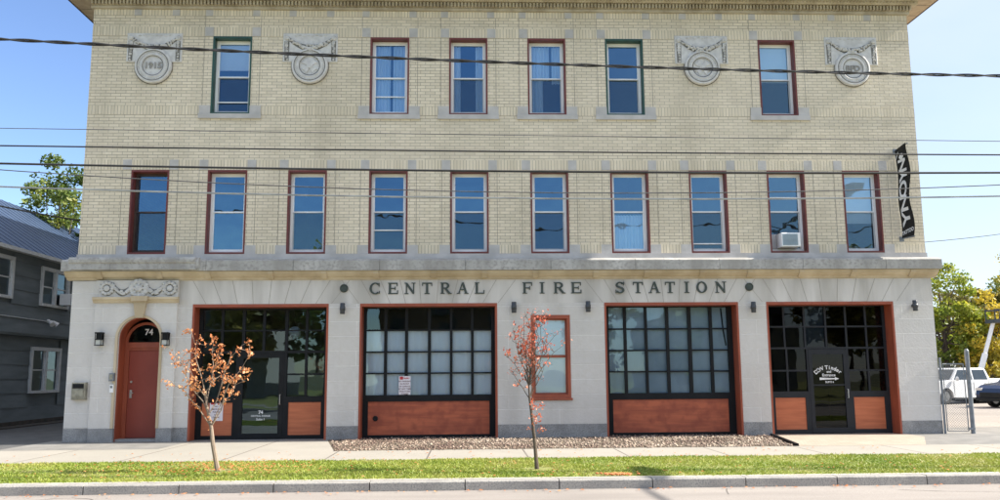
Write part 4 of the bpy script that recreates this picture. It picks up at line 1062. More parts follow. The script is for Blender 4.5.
# ------------------------------------------------------------------ chain link gate at right corner
t = thing('chain_link_gate', 'narrow chain link gate on steel posts beside the right corner', 'gate', (11.15, -.15, 0))
MB().tube([(-.30, 0, 0), (-.30, 0, 1.73)], .026, 10).build('gate_post', M['galv'], t)
mb = MB().tube([(.34, -.02, 0), (.34, -.02, 1.88), (.34, -.02, 1.93)], [.05, .05, .025], 12); mb.build('gate_post', M['galv'], t)
mb = MB().tube([(-.24, 0, .06), (-.24, 0, 1.58)], .012, 8); mb.tube([(.25, 0, .06), (.25, 0, 1.58)], .012, 8); mb.tube([(-.24, 0, 1.58), (.25, 0, 1.58)], .014, 8); mb.tube([(-.24, 0, .06), (.25, 0, .06)], .008, 8); mb.build('gate_frame', M['galv'], t)
mb = MB(); sp = .058
for k in range(-30, 12):
    for sgn in (1, -1):
        x0_ = -.22 + k * sp
        # line x = x0 + s ; z = .08 + s  clipped to frame
        s0, s1 = max(0, -.22 - x0_), min(1.49, .24 - x0_)
        if s1 - s0 < .02: continue
        p = [(x0_ + s0, 0, .08 + s0), (x0_ + s1, 0, .08 + s1)]
        if sgn < 0: p = [(.02 - x, .003, z) for x, y, z in p]
        mb.tube(p, .0028, 4, cap=False)
mb.build('chain_mesh', M['galv'], t)
mb = MB().box(.22, .36, -.08, -.02, .09, .14)
mb.box(.25, .36, -.03, .03, 1.34, 1.38); mb.box(.25, .36, -.03, .03, .60, .64); mb.build('latch', M['galv'], t)

# ------------------------------------------------------------------ overhead cables
def cable(name, label, pts, r, m, y, twist=False):
    X = np.array([p[0] for p in pts]); Z = np.array([p[1] for p in pts]); co = np.polyfit(X, Z, 2)
    xs = np.linspace(-24, 26, 240 if twist else 70)
    mb = MB()
    sc = (19.5 + y) / (19.5 - 6.9)
    f = lambda x: 1.435 + (np.polyval(co, x / sc) - 1.435) * sc
    if twist:
        for ph in (0, PI):
            mb.tube([(x, y + .0145 * math.cos(x * 6.2 + ph), f(x) + .0145 * math.sin(x * 6.2 + ph)) for x in np.linspace(-24, 26, 700)], r, 6)
    else: mb.tube([(x, y, f(x)) for x in xs], r, 6)
    o = mb.build(name, m); return tag(o, label, 'cable', 'cables strung across the facade')
M['cable'] = mat('black_cable', (0.013, 0.014, 0.016), (0.03, 0.03, 0.032), rough=.5)
M['cable_grey'] = mat('silver_cable', (0.42, 0.45, 0.47), (0.25, 0.27, 0.29), rough=.4, metal=.5, scale=3)
M['cable_dull'] = mat('dull_cable', (0.09, 0.095, 0.10), (0.06, 0.06, 0.065), rough=.6)
cable('power_cable', 'thick twisted black cable, highest, crossing the top floor windows', [(-7.19, 6.56), (-3.39, 6.38), (0.47, 6.24), (4.41, 6.12), (8.42, 6.06)], .0145, M['cable'], -6.9, True)
cable('power_cable', 'faint hair thin cable just below the top floor sills', [(-7.08, 5.15), (-3.34, 5.11), (0.47, 5.07), (4.35, 5.02), (8.32, 4.99)], .0055, M['cable_dull'], -7.0)
cable('power_cable', 'dark thin cable crossing plain brick between the two window rows', [(-7.06, 4.88), (-3.33, 4.84), (0.46, 4.81), (4.34, 4.78), (8.3, 4.77)], .0115, M['cable'], -6.95)
cable('power_cable', 'thick straight black cable along the tops of the middle row windows', [(-7.04, 4.61), (-3.32, 4.53), (0.46, 4.50), (4.32, 4.48), (8.27, 4.48)], .0165, M['cable'], -6.8)
cable('power_cable', 'thin dark sagging cable crossing the upper sashes of the middle row', [(-7.03, 4.51), (-3.31, 4.28), (0.46, 4.18), (4.31, 4.16), (8.25, 4.29)], .0075, M['cable_dull'], -7.1)
cable('power_cable', 'pale silver cable, lowest across the middle row windows', [(-7.01, 4.25), (-3.31, 4.14), (0.46, 4.08), (4.3, 4.06), (8.24, 4.11)], .0125, M['cable_grey'], -6.85)
mb = MB(); a_, b_ = Vector((-15.3, -6.9, 5.6)), Vector((-11.0, 6.0, 5.65))
mb.tube([(-9.9 - 2.2 * 0, -4.9, 4.62)], .01, 4) if False else None
pts = [Vector((-14.0, -2.0, 6.35)) .lerp(Vector((-9.0, 0.9, 5.1)), k / 16) - Vector((0, 0, .25 * math.sin(PI * k / 16))) for k in range(17)]
mb.tube(pts, .018, 6); tag(mb.build('service_cable', M['cable']), 'black service cable slanting down before the leafy tree to the left corner', 'cable')
mb = MB(); pts = [Vector((10.83, 4.5, 5.0)).lerp(Vector((19.5, 6.5, 6.1)), k / 12) - Vector((0, 0, .12 * math.sin(PI * k / 12))) for k in range(13)]
mb.tube(pts, .011, 6); tag(mb.build('service_cable', M['cable_dull']), 'thin cable rising right from the station above the yellow trees', 'cable')

# ------------------------------------------------------------------ neighbouring house
M['shingle'] = mat('grey_shingle_siding', (0.20, 0.235, 0.26), (0.15, 0.18, 0.20), rough=.8, scale=2.5, bmp=.3, bscale=30, vscale=(1, .4, 2))
M['blue_roof'] = mat('blue_metal_roofing', (0.045, 0.075, 0.14), (0.035, 0.06, 0.115), rough=.5, metal=.25, scale=2)
M['white_trim'] = mat('greyed_white_trim', (0.74, 0.76, 0.78), (0.62, 0.64, 0.66), rough=.6)
M['foundation'] = mat('foundation_rubble', (0.09, 0.075, 0.06), (0.05, 0.045, 0.04), rough=.9, scale=5, bmp=.6)
NH = thing('neighbour_house', 'grey shingled two storey house with blue metal roof left of the station', 'house', (-17.2, 12, 0), worldbuilt=True)
HY0, HY1 = 2.2, 23.0
def siding(mb, x, z0, z1, ya, yb, step, ops):
    z = z0
    while z < z1 - .02:
        zt = min(z + step, z1)
        segs = [(ya, yb)]
        for o0, o1, p0, p1 in ops:
            if p0 < zt and p1 > z:
                ns = []
                for s0, s1 in segs:
                    if o1 <= s0 or o0 >= s1: ns.append((s0, s1)); continue
                    if o0 > s0: ns.append((s0, o0))
                    if o1 < s1: ns.append((o1, s1))
                segs = ns
        for s0, s1 in segs:
            mb.add([(x + .022, s0, z), (x + .022, s1, z), (x + .004, s1, zt), (x + .004, s0, zt), (x, s0, z), (x, s1, z)], [(0, 1, 2, 3), (4, 5, 1, 0)])
        z = zt
hw = [(4.35, 5.40, 3.68, 4.90), (7.0, 8.85, 3.62, 4.84), (12.5, 13.5, 3.7, 4.95)]
lw_ = [(7.1, 9.0, .94, 2.36), (12.2, 13.2, 1.0, 2.3)]
mb = MB(); siding(mb, -13.5, .12, 2.68, HY0, HY1, .42, lw_); mb.box(-21, -13.6, HY0 + .02, HY0 + .12, .1, 2.7); mb.box(-13.62, -13.52, HY0 + .02, HY1, .1, 2.68)
P(mb, 'lower_wall', M['shingle'], NH)
mb = MB(); siding(mb, -13.3, 2.72, 5.2, HY0, HY1, .42, hw); mb.box(-13.48, -13.3, HY0, HY1, 2.66, 2.72); mb.box(-21, -13.4, HY0, HY0 + .1, 2.7, 5.2); mb.box(-13.42, -13.32, HY0, HY1, 2.72, 5.2)
mb.prism([(-20.9, 5.2), (-13.3, 5.2), (-17.1, 7.6)], HY0, HY0 + .1)
P(mb, 'upper_wall', M['shingle'], NH)
P(MB().box(-21, -13.47, HY0, HY1, 0, .14), 'foundation', M['foundation'], NH)
RX, RZt = -17.1, 7.85
mb = MB()
for sgn in (1, -1):
    xe = RX + sgn * 4.02
    mb.add([(xe, HY0 - .3, 5.14), (xe, HY1 + .3, 5.14), (RX, HY1 + .3, RZt), (RX, HY0 - .3, RZt), (xe, HY0 - .3, 5.08), (xe, HY1 + .3, 5.08), (RX, HY1 + .3, RZt - .06), (RX, HY0 - .3, RZt - .06)],
           [(0, 1, 2, 3), (7, 6, 5, 4), (0, 4, 5, 1), (3, 7, 4, 0), (1, 5, 6, 2)] if sgn > 0 else [(3, 2, 1, 0), (4, 5, 6, 7), (1, 5, 4, 0), (0, 4, 7, 3), (2, 6, 5, 1)])
    y = HY0 - .28
    while y < HY1 + .3:
        n_ = Vector((RZt - 5.14, 0, 4.02 * sgn)).normalized() if False else Vector((2.71 * sgn, 0, 4.02)).normalized() * .012
        p0, p1 = Vector((xe, y, 5.141)), Vector((RX, y, RZt + .001))
        mb.add([p0, p1, p1 + Vector((0, .03, 0)), p0 + Vector((0, .03, 0)), p0 + n_, p1 + n_, p1 + n_ + Vector((0, .03, 0)), p0 + n_ + Vector((0, .03, 0))], [(4, 5, 6, 7), (0, 1, 5, 4), (7, 6, 2, 3), (0, 4, 7, 3)])
        y += .5
P(mb, 'roof', M['blue_roof'], NH)
mb = MB().box(-13.08, -12.96, HY0 - .3, HY1 + .3, 5.03, 5.13); mb.box(-13.33, -13.08, HY0 - .3, HY1 + .3, 5.07, 5.085)
P(mb, 'gutter', M['white_trim'], NH)
def hwin(y0, y1, z0, z1, x, pair):
    mb = MB(); xw = x + .07; w_ = .11
    mb.box(x - .08, xw, y0, y0 + w_, z0, z1); mb.box(x - .08, xw, y1 - w_, y1, z0, z1); mb.box(x - .08, xw, y0 + w_, y1 - w_, z1 - w_, z1); mb.box(x - .08, xw + .03, y0 + w_, y1 - w_, z0, z0 + .08)
    ym = (y0 + y1) / 2
    if pair: mb.box(x - .08, xw, ym - .06, ym + .06, z0 + .08, z1 - w_)
    wn = P(mb, 'window', M['white_trim'], NH)
    mb = MB(); zm = (z0 + z1) / 2
    for s0, s1 in (((y0 + w_, ym - .06), (ym + .06, y1 - w_)) if pair else ((y0 + w_, y1 - w_),)):
        mb.box(x - .02, x + .01, s0, s1, zm - .02, zm + .02); mb.box(x - .02, x + .01, s0, s0 + .04, z0 + .08, z1 - w_); mb.box(x - .02, x + .01, s1 - .04, s1, z0 + .08, z1 - w_)
    P(mb, 'sash', M['white_trim'], wn)
    mb = MB(); mb.add([(x - .005, y0 + w_, z0 + .08), (x - .005, y1 - w_, z0 + .08), (x - .005, y1 - w_, z1 - w_), (x - .005, y0 + w_, z1 - w_)], [(0, 1, 2, 3)]); P(mb, 'pane', M['bay_glass'], wn)
    mb = MB().box(x - .35, x - .3, y0, y1, z0, z1); P(mb, 'dark_room', M['interior'], wn)
for k, q in enumerate(hw): hwin(q[0], q[1], q[2], q[3], -13.3, k == 1)
for k, q in enumerate(lw_): hwin(q[0], q[1], q[2], q[3], -13.5, k == 0)
t = thing('air_conditioner', 'white window air conditioner in the upper window of the grey house', 'air conditioner', (-13.2, 8.42, 3.72))
MB().box(0, .34, -.30, .30, 0, .36).build('case', M['vinyl'], t)
mb = MB()
for k in range(8): mb.box(.341, .35, -.26, .26, .04 + k * .036, .055 + k * .036)
mb.build('louvres', M['film_grey'], t)
t = thing('floodlight', 'white twin floodlight on the grey shingle wall of the neighbour house', 'floodlight', (-13.28, 7.6, 3.17))
MB().tube([(0, 0, 0), (.06, 0, 0)], .06, 10).build('base', M['vinyl'], t)
for s_ in (-1, 1): MB().tube([(.05, s_ * .02, 0), (.14, s_ * .10, -.03), (.24, s_ * .16, -.12)], [.025, .05, .085], 10).build('lamp_head', M['vinyl'], t)
P(MB().tube([(-13.27, HY0, 3.20), (-13.27, 7.5, 3.16)], .012, 6), 'conduit', M['white_trim'], NH)
P(MB().box(-13.5, -13.0, HY0 - .3, HY1, .0, .02), 'foundation_edge', M['foundation'], NH)

# ------------------------------------------------------------------ vegetation
def leaves(n_, centers, radii, size, flat=1.0, seed=0):
    """leaf quads spread through clumps"""
    r = np.random.default_rng(seed)
    k = r.integers(0, len(centers), n_)
    c = np.array(centers)[k]; rad = np.array(radii)[k]
    d = r.normal(0, 1, (n_, 3)); d /= np.linalg.norm(d, axis=1)[:, None]
    p = c + d * rad * (r.uniform(0, 1, (n_, 1)) ** .45)
    a = r.normal(0, 1, (n_, 3)); a /= np.linalg.norm(a, axis=1)[:, None]
    b = np.cross(a, r.normal(0, 1, (n_, 3))); b /= np.linalg.norm(b, axis=1)[:, None]
    s = size * r.uniform(.55, 1.3, (n_, 1))
    v = np.zeros((n_, 4, 3)); v[:, 0] = p - a * s; v[:, 1] = p + b * s * .55; v[:, 2] = p + a * s; v[:, 3] = p - b * s * .55
    return v.reshape(-1, 3), np.arange(4 * n_).reshape(-1, 4)

M['bark'] = mat('grey_brown_bark', (0.13, 0.10, 0.075), (0.08, 0.062, 0.048), rough=.95, scale=12, bmp=.6, bscale=40, vscale=(1, 1, .25))
M['bark_pale'] = mat('pale_young_bark', (0.30, 0.235, 0.18), (0.20, 0.155, 0.12), rough=.9, scale=14, bmp=.4, bscale=50, vscale=(1, 1, .25))
M['leaf_yg'] = leaf_mat('yellow_green_leaves', [(0.07, 0.11, 0.015), (0.19, 0.22, 0.025), (0.38, 0.33, 0.035), (0.55, 0.42, 0.04)])
M['leaf_yel'] = leaf_mat('golden_leaves', [(0.18, 0.19, 0.025), (0.42, 0.35, 0.04), (0.60, 0.46, 0.05), (0.62, 0.50, 0.07)])
M['leaf_grn'] = leaf_mat('green_leaves', [(0.03, 0.06, 0.014), (0.07, 0.12, 0.02), (0.15, 0.20, 0.03), (0.30, 0.29, 0.04)])
M['leaf_mid'] = leaf_mat('mid_green_leaves', [(0.07, 0.115, 0.018), (0.18, 0.245, 0.03), (0.34, 0.37, 0.045), (0.55, 0.47, 0.055)], .45)
M['leaf_olive'] = leaf_mat('olive_leaves', [(0.08, 0.09, 0.025), (0.17, 0.17, 0.04), (0.30, 0.25, 0.06), (0.40, 0.31, 0.07)])
M['leaf_orange'] = leaf_mat('orange_brown_leaves', [(0.40, 0.11, 0.04), (0.60, 0.22, 0.08), (0.75, 0.36, 0.16), (0.68, 0.40, 0.13)], .3)
M['leaf_red'] = leaf_mat('coral_red_leaves', [(0.36, 0.05, 0.03), (0.58, 0.13, 0.07), (0.74, 0.28, 0.16), (0.62, 0.26, 0.08)], .3)

def tree(name, label, cat, base, H, rx, rz, leafm, nl, size, seed, group=None, crown_z=.58, gaps=1.0, trunk=.16, nclump=34):
    r = random.Random(seed)
    t = thing(name, label, cat, base, group=group)
    cs, rs = [], []
    zc = H * crown_z
    mb = MB()
    lean = Vector((r.uniform(-.3, .3), r.uniform(-.3, .3), 0))
    mb.tube([(0, 0, -.1), (lean.x * .2, lean.y * .2, H * .2), (lean.x * .6, lean.y * .6, H * .45), (lean.x, lean.y, H * .75)], [trunk, trunk * .8, trunk * .55, trunk * .2], 8)
    for k in range(nclump):
        while True:
            p = Vector((r.uniform(-1, 1), r.uniform(-1, 1), r.uniform(-1, 1)))
            if .25 < p.length < 1: break
        sq_ = 1.0 - .25 * max(0, p.z)
        c = Vector((p.x * rx * sq_, p.y * rx * sq_, zc + p.z * rz)) + lean * .6
        cs.append(tuple(c)); q = r.uniform(.16, .34) * min(rx, rz) * gaps; rs.append((q * 1.2, q * 1.2, q * .85))
        if k % 2 == 0:
            s0 = Vector((lean.x * .6, lean.y * .6, H * r.uniform(.25, .6)))
            m_ = s0.lerp(c, .5) + Vector((0, 0, .06 * H)) * r.uniform(-.5, 1)
            mb.tube([s0, m_, c], [trunk * .32, trunk * .2, trunk * .06], 5, cap=False)
    mb.build('trunk', M['bark'], t)
    v, f = leaves(nl, cs, rs, size, seed=seed)
    np_mesh('crown', v, f, leafm, t)
    return t

# behind the parking lot on the right
tr = [  # label, x, y, H, rx, rz, mat, crown_z
 ('tall dark green tree rising right beside the corner of the station', 24.0, 22.5, 7.0, 1.7, 3.0, 'leaf_mid', .55),
 ('yellow green bushy tree in front of the dark green tree', 25.7, 22.0, 5.4, 1.4, 2.4, 'leaf_yel', .52),
 ('golden yellow tree at the right edge of the photo', 32.0, 27.5, 8.6, 2.6, 3.4, 'leaf_yel', .58),
 ('thin olive tree with bare dark branches between green and golden trees', 27.9, 26, 7.0, 1.7, 2.9, 'leaf_olive', .56),
 ('broad yellow green tree behind the tilted white pole', 29.7, 26.5, 7.1, 1.9, 3.0, 'leaf_yg', .55),
 ('low green tree behind the white pickup roof', 29.9, 24, 3.6, 1.7, 1.7, 'leaf_mid', .5),
 ('distant olive tree filling the gap behind the yellow green tree', 28.5, 31, 7.0, 2.6, 3.0, 'leaf_olive', .5),
 ('distant green tree hidden mostly behind the golden tree', 35, 33, 7.6, 3, 3.4, 'leaf_grn', .52),
]
for i, (lab, x, y, H, rx, rz_, lm, cz) in enumerate(tr):
    tree('tree', lab, 'tree', (x, y, 0), H, rx, rz_, M[lm], 8500, .10, 40 + i, 'trees beyond the parking lot', crown_z=cz, gaps=1.12 if lm != 'leaf_olive' else .8, nclump=46)
for i, (lab, x, y, H, rx, lm) in enumerate([('low yellow shrub seen through the chain link gate', 24.6, 20.5, 1.9, 1.2, 'leaf_yel'), ('low yellow green shrub right of the pale pole behind the pickup', 28.6, 22.0, 2.2, 1.3, 'leaf_yg'), ('dark shrub at the foot of the trees behind the cab', 27.0, 21.5, 1.9, 1.2, 'leaf_grn')]):
    tree('shrub', lab, 'shrub', (x, y, 0), H, rx, H * .45, M[lm], 2200, .10, 70 + i, 'shrubs along the parking lot edge', crown_z=.5, trunk=.05)
tag((lambda mb: (mb.box(18, 60, 33.2, 33.8, 0, 1.2), mb.build('boundary_wall', M['foundation']))[1])(MB()), 'low dark wall at the back of the parking lot', 'wall')
# behind the neighbour house
tree('tree', 'sunlit leafy tree rising behind the blue metal roof', 'tree', (-16.3, 14.5, 0), 9.8, 1.9, 3.2, M['leaf_grn'], 9000, .08, 91, crown_z=.72, gaps=1.0, nclump=40)
tree('tree', 'darker green tree between the blue roof and the brick corner', 'tree', (-14.6, 17.5, 0), 9.0, 1.9, 3.4, M['leaf_grn'], 8000, .085, 92, crown_z=.62, gaps=1.0, nclump=36)

# street trees
def street_tree(name, label, base, trunk_pts, trunk_r, tips, leafm, n_leaf, size, seed, spread, grp, barkm, twig_r=.0048, low=None, lowk=1):
    r = random.Random(seed); t = thing(name, label, 'tree', base, group=grp)
    mb = MB(); B0 = Vector(base)
    tp = [Vector(p) - B0 for p in trunk_pts]
    mb.tube(tp, trunk_r, 8); L_ = []
    def grow(p0, p1, r0, r1, n, wob):
        out = []
        for k in range(n + 1):
            q = p0.lerp(p1, k / n)
            if 0 < k < n: q = q + Vector((r.uniform(-wob, wob), r.uniform(-wob, wob), r.uniform(-wob, wob) + wob * .8))
            out.append(q)
        mb.tube(out, [r0 + (r1 - r0) * k / n for k in range(n + 1)], 5, cap=False)
        return out
    for (st, tip) in tips:
        s0 = tp[min(st, len(tp) - 1)]; e = Vector(tip) - B0
        br = grow(s0, e, twig_r * 2.2, twig_r * .7, 5, .05)
        for k in range(2, 6):
            for q in range(2):
                p = br[k]; d = Vector((r.uniform(-1, 1), r.uniform(-1, 1), r.uniform(-.1, 1.0))).normalized() * r.uniform(.12, .30) * spread
                tw = grow(p, p + d, twig_r, twig_r * .4, 3, .02)
                L_ += [tw[1], tw[2], tw[3], tw[3]]
            L_.append(br[k])
    mb.build('trunk', barkm, t)
    V, F = [], []; rn = np.random.default_rng(seed)
    if low: L_ += [Vector(q) - B0 for q in low] * lowk
    for k in range(n_leaf):
        p = np.array(r.choice(L_)) + rn.normal(0, .026, 3)
        a = rn.normal(0, 1, 3); a /= np.linalg.norm(a); b_ = np.cross(a, rn.normal(0, 1, 3)); b_ /= np.linalg.norm(b_); nn = np.cross(a, b_)
        s = size * rn.uniform(.6, 1.25)
        V += [p - a * s, p + b_ * s * .62 + nn * s * .15, p + a * s, p - b_ * s * .62 + nn * s * .15]
        o = 4 * k; F.append((o, o + 1, o + 2, o + 3))
    np_mesh('leaves', np.array(V), np.array(F), leafm, t)
    return t
Y1 = -6.14
street_tree('street_tree', 'small crooked street tree with orange brown leaves before the first storefront', (-3.84, Y1, 0),
    [(-3.84, Y1, -.03), (-3.87, Y1, .12), (-3.93, Y1 - .01, .40), (-3.97, Y1, .66), (-4.02, Y1 + .01, .84), (-4.06, Y1, 1.0)], [.045, .038, .033, .028, .022, .015],
    [(5, (-4.30, Y1 - .1, 2.10)), (4, (-4.62, Y1 + .15, 1.75)), (3, (-4.50, Y1 - .2, 1.30)), (5, (-4.05, Y1 + .2, 1.92)), (5, (-3.85, Y1 - .15, 1.7)), (4, (-3.62, Y1 + .1, 1.85)), (3, (-3.50, Y1, 1.35)), (3, (-3.42, Y1 - .1, 1.72)), (4, (-4.40, Y1, 1.62))],
    M['leaf_orange'], 760, .027, 11, .85, 'young street trees on the grass strip', M['bark_pale'],
    low=[(-3.98, Y1, .72), (-4.0, Y1, .62), (-3.95, Y1, .66), (-4.02, Y1 - .03, .78)])
Y2 = -6.36
tips2 = [(5, (.70 + .09 * k_, Y2 + (.16 if k_ % 2 else -.16), 2.0 + .13 * (k_ % 3))) for k_ in range(7)] + [(5, (.50, Y2 + .1, 1.68)), (5, (.62, Y2 - .15, 2.05)), (5, (.82, Y2, 2.30)), (5, (.98, Y2 + .15, 2.36)), (5, (1.22, Y2, 2.28)), (5, (1.38, Y2 - .1, 2.0)), (5, (1.55, Y2 + .1, 1.85)), (4, (.60, Y2, 1.45)), (4, (1.2, Y2 + .1, 1.55)), (5, (.75, Y2 - .1, 1.85)), (5, (1.08, Y2 - .12, 2.0)), (4, (.9, Y2 + .1, 1.9))]
street_tree('street_tree', 'slender upright street tree with sparse coral red leaves before the centre window', (1.01, Y2, 0),
    [(1.01, Y2, -.03), (1.0, Y2, .12), (.98, Y2, .40), (.94, Y2, .80), (.91, Y2, 1.05), (.90, Y2, 1.25)], [.036, .030, .026, .022, .017, .011],
    [(a_, (.92 + (q_[0] - .92) * .82, q_[1], q_[2])) for a_, q_ in tips2], M['leaf_red'], 760, .023, 12, .6, 'young street trees on the grass strip', M['bark'], twig_r=.0036,
    low=[(.95 + random.uniform(-.06, .16), Y2 + random.uniform(-.08, .08), random.uniform(.55, 1.05)) for k in range(38)], lowk=3)
# scattered fallen leaves
n = 820; V = []; F = []
for k in range(n):
    if random.random() < .55: x, y = random.gauss(-3.9, .8), random.gauss(-6.0, .5)
    else: x, y = random.uniform(-9, 11), random.uniform(-7.6, -3.2)
    if k > 690: y = -7.8 - abs(random.gauss(0, .12)); x = random.uniform(-10, 12)
    elif y < -7.45: y = -7.45
    a = random.uniform(0, 2 * PI); s = random.uniform(.015, .035); z = .015 + (random.uniform(.02, .04) if -7.6 < y < -4.75 else 0) + (RZ if y < -7.75 else 0)
    c_, s_ = math.cos(a) * s, math.sin(a) * s
    V += [(x - c_, y - s_, z), (x + s_ * .6, y - c_ * .6, z + .01), (x + c_, y + s_, z), (x - s_ * .6, y + c_ * .6, z + .012)]
    F.append((4 * k, 4 * k + 1, 4 * k + 2, 4 * k + 3))
tag(np_mesh('fallen_leaves', np.array(V), np.array(F), M['leaf_orange']), kind='stuff')
M['orange_paint'] = mat('orange_marking_paint', (0.62, 0.20, 0.07), (0.45, 0.16, 0.06), rough=.8, scale=20)
mb = MB()
for k in range(70):
    a = random.uniform(0, 2 * PI); d = abs(random.gauss(0, .5)); x, y = 2.05 + .24 * d * math.cos(a), -7.38 + .10 * d * math.sin(a)
    mb.blob((x, y, .035), (.03, .02, .014), 5, 3)
tag(mb.build('paint_marking', M['orange_paint']), 'orange sprayed utility mark on the grass beside the kerb', 'marking')

# ------------------------------------------------------------------ vehicles in the parking lot
M['white_car'] = mat('white_car_paint', (0.74, 0.76, 0.78), (0.70, 0.72, 0.74), rough=.25, scale=1)
M['blue_car'] = mat('navy_car_paint', (0.016, 0.026, 0.075), (0.013, 0.02, 0.06), rough=.2, scale=1)
M['tyre'] = mat('tyre_rubber', (0.02, 0.02, 0.02), rough=.8)
M['rim'] = mat('alloy_rim', (0.32, 0.33, 0.34), rough=.3, metal=.8)
M['car_glass'] = mat('dark_car_glass', (0.02, 0.03, 0.04), (0.03, 0.04, 0.05), rough=.05, spec=.8)
M['headlamp'] = mat('headlamp_lens', (0.7, 0.72, 0.75), rough=.08)
def wheel(t, x, y, r):
    s = -1 if y < 0 else 1
    mb = MB(); n_ = 24; prof = [(.62 * r, .11), (.86 * r, .12), (r, .09), (r, -.09), (.86 * r, -.12), (.62 * r, -.11)]
    o = len(mb.v)
    for q in range(n_):
        th = 2 * PI * q / n_
        for rr, yy in prof: mb.v.append((x + rr * math.cos(th), y + yy, r + rr * math.sin(th)))
    for q in range(n_):
        for k in range(5):
            a0, b0 = q * 6 + k, ((q + 1) % n_) * 6 + k; mb.f.append((a0, a0 + 1, b0 + 1, b0)); mb.mi.append(0)
    w = mb.build('wheel', M['tyre'], t)
    mb = MB(); yy = y + s * .10
    mb.tube([(x, y - .08, r), (x, yy, r)], .62 * r, 20); mb.tube([(x, yy, r), (x, yy + s * .02, r)], .14 * r, 10)
    for k in range(6):
        th = 2 * PI * k / 6; c_, s_ = math.cos(th), math.sin(th)
        p = [(.15 * r, -.09 * r), (.58 * r, -.06 * r), (.58 * r, .06 * r), (.15 * r, .09 * r)]
        vs = [(x + u * c_ - v_ * s_, yy + s * (.001 + .012), r + u * s_ + v_ * c_) for u, v_ in p]
        mb.add(vs, [(0, 1, 2, 3)])
    mb.build('rim', M['rim'], w)
def side_body(mb, prof, half, taper):
    """side profile (x, z) lofted over the width: full lower body, tapering glasshouse"""
    n_ = len(prof); ys = [-half, -half + .05, half - .05, half]
    rings = []
    for y in ys:
        edge = abs(abs(y) - half) < 1e-6
        rings.append([(x + ((.03 if x < 0 else -.03) if edge else 0), y - math.copysign(taper * max(0, (z - .95)), y), z - (.02 if edge and z > .5 else 0)) for x, z in prof])
    o = len(mb.v)
    for rg in rings: mb.v += rg
    for k in range(3):
        for i in range(n_):
            j = (i + 1) % n_; mb.f.append((o + k * n_ + i, o + k * n_ + j, o + (k + 1) * n_ + j, o + (k + 1) * n_ + i)); mb.mi.append(mb.m)
    mb.f.append(tuple(o + i for i in range(n_ - 1, -1, -1))); mb.mi.append(mb.m)
    mb.f.append(tuple(o + 3 * n_ + i for i in range(n_))); mb.mi.append(mb.m)
def arch(cx, r, z=.22, n_=9): return [(cx + r * math.cos(PI - PI * k / n_), z + .10 + r * math.sin(PI - PI * k / n_) ) for k in range(n_ + 1)]
# pickup, nose towards -x
pk = thing('pickup_truck', 'white crew cab pickup parked nose left behind the chain link gate', 'pickup', (21.5, 17.8, -.008), math.radians(19))
lowp = [(-2.35, .34)] + [(-2.33, .30)] + arch(-1.48, .40) + [(-1.05, .26), (1.55, .26)] + arch(2.05, .40) + [(2.9, .34), (3.05, .42), (3.05, 1.07), (1.20, 1.08), (1.05, 1.50), (.85, 1.55), (-.52, 1.55), (-.70, 1.48), (-1.12, 1.02), (-2.15, .96), (-2.36, .86), (-2.40, .50)]
mb = MB(); side_body(mb, lowp, .86, .22); mb.build('body', M['white_car'], pk)
hy = .86
def sidewin(mb, pts, sgn): 
    vs = [(x, sgn * (hy - .22 * max(0, z - .95) + .004), z) for x, z in pts]
    mb.add(vs, [tuple(range(len(vs)))[::sgn]])
for sgn in (-1, 1):
    mb = MB(); sidewin(mb, [(-.98, 1.04), (.12, 1.04), (.12, 1.46), (-.62, 1.46)], sgn); mb.build('side_window', M['car_glass'], pk)
    mb = MB(); sidewin(mb, [(.20, 1.04), (1.03, 1.04), (.93, 1.46), (.20, 1.46)], sgn); mb.build('side_window', M['car_glass'], pk)
    mb = MB(); mb.blob((-.95, sgn * .99, 1.08), (.05, .09, .10), 8, 6); mb.build('mirror', M['white_car'], pk)
    mb = MB(); mb.bevbox(-2.40, -2.12, sgn * .70 - .14, sgn * .70 + .14, .70, .86, .02); mb.build('headlight', M['headlamp'], pk)
    for x in (.0, .88): 
        mb = MB().box(x - .09, x + .09, sgn * .868 - .012, sgn * .868 + .012, .86, .885); mb.build('door_handle', M['steel'], pk)
mb = MB(); mb.add([(-1.105, -.72, 1.055), (-1.105, .72, 1.055), (-.725, .66, 1.475), (-.725, -.66, 1.475)], [(3, 2, 1, 0)]); mb.v = [(x - .012, y, z + .01) for x, y, z in mb.v]; mb.build('windscreen', M['car_glass'], pk)
for sgn in (-1, 1):
    mb = MB()
    for xx, za, zb in ((-1.0, .36, 1.0), (.16, .36, 1.02), (1.06, .40, 1.03), (1.21, .40, 1.06)): mb.box(xx, xx + .012, sgn * .8615 - .004, sgn * .8615 + .004, za, zb)
    mb.build('door_seam', M['black'], pk)
    MB().box(-1.05, 1.5, sgn * .83 - .03, sgn * .83 + .03, .20, .29).build('running_board', M['black'], pk)
MB().box(1.28, 2.98, -.72, .72, 1.05, 1.085).build('bed_cover', M['black'], pk)
MB().box(3.055, 3.07, -.7, .7, .55, 1.0).build('tailgate', M['white_car'], pk)
MB().box(-2.425, -2.39, -.5, .5, .52, .82).build('grille', M['black'], pk)
MB().bevbox(-2.50, -2.36, -.84, .84, .34, .50, .02).build('bumper', M['steel'], pk)
for x in (-1.48, 2.05):
    for y in (-.74, .74): wheel(pk, x, y, .335)
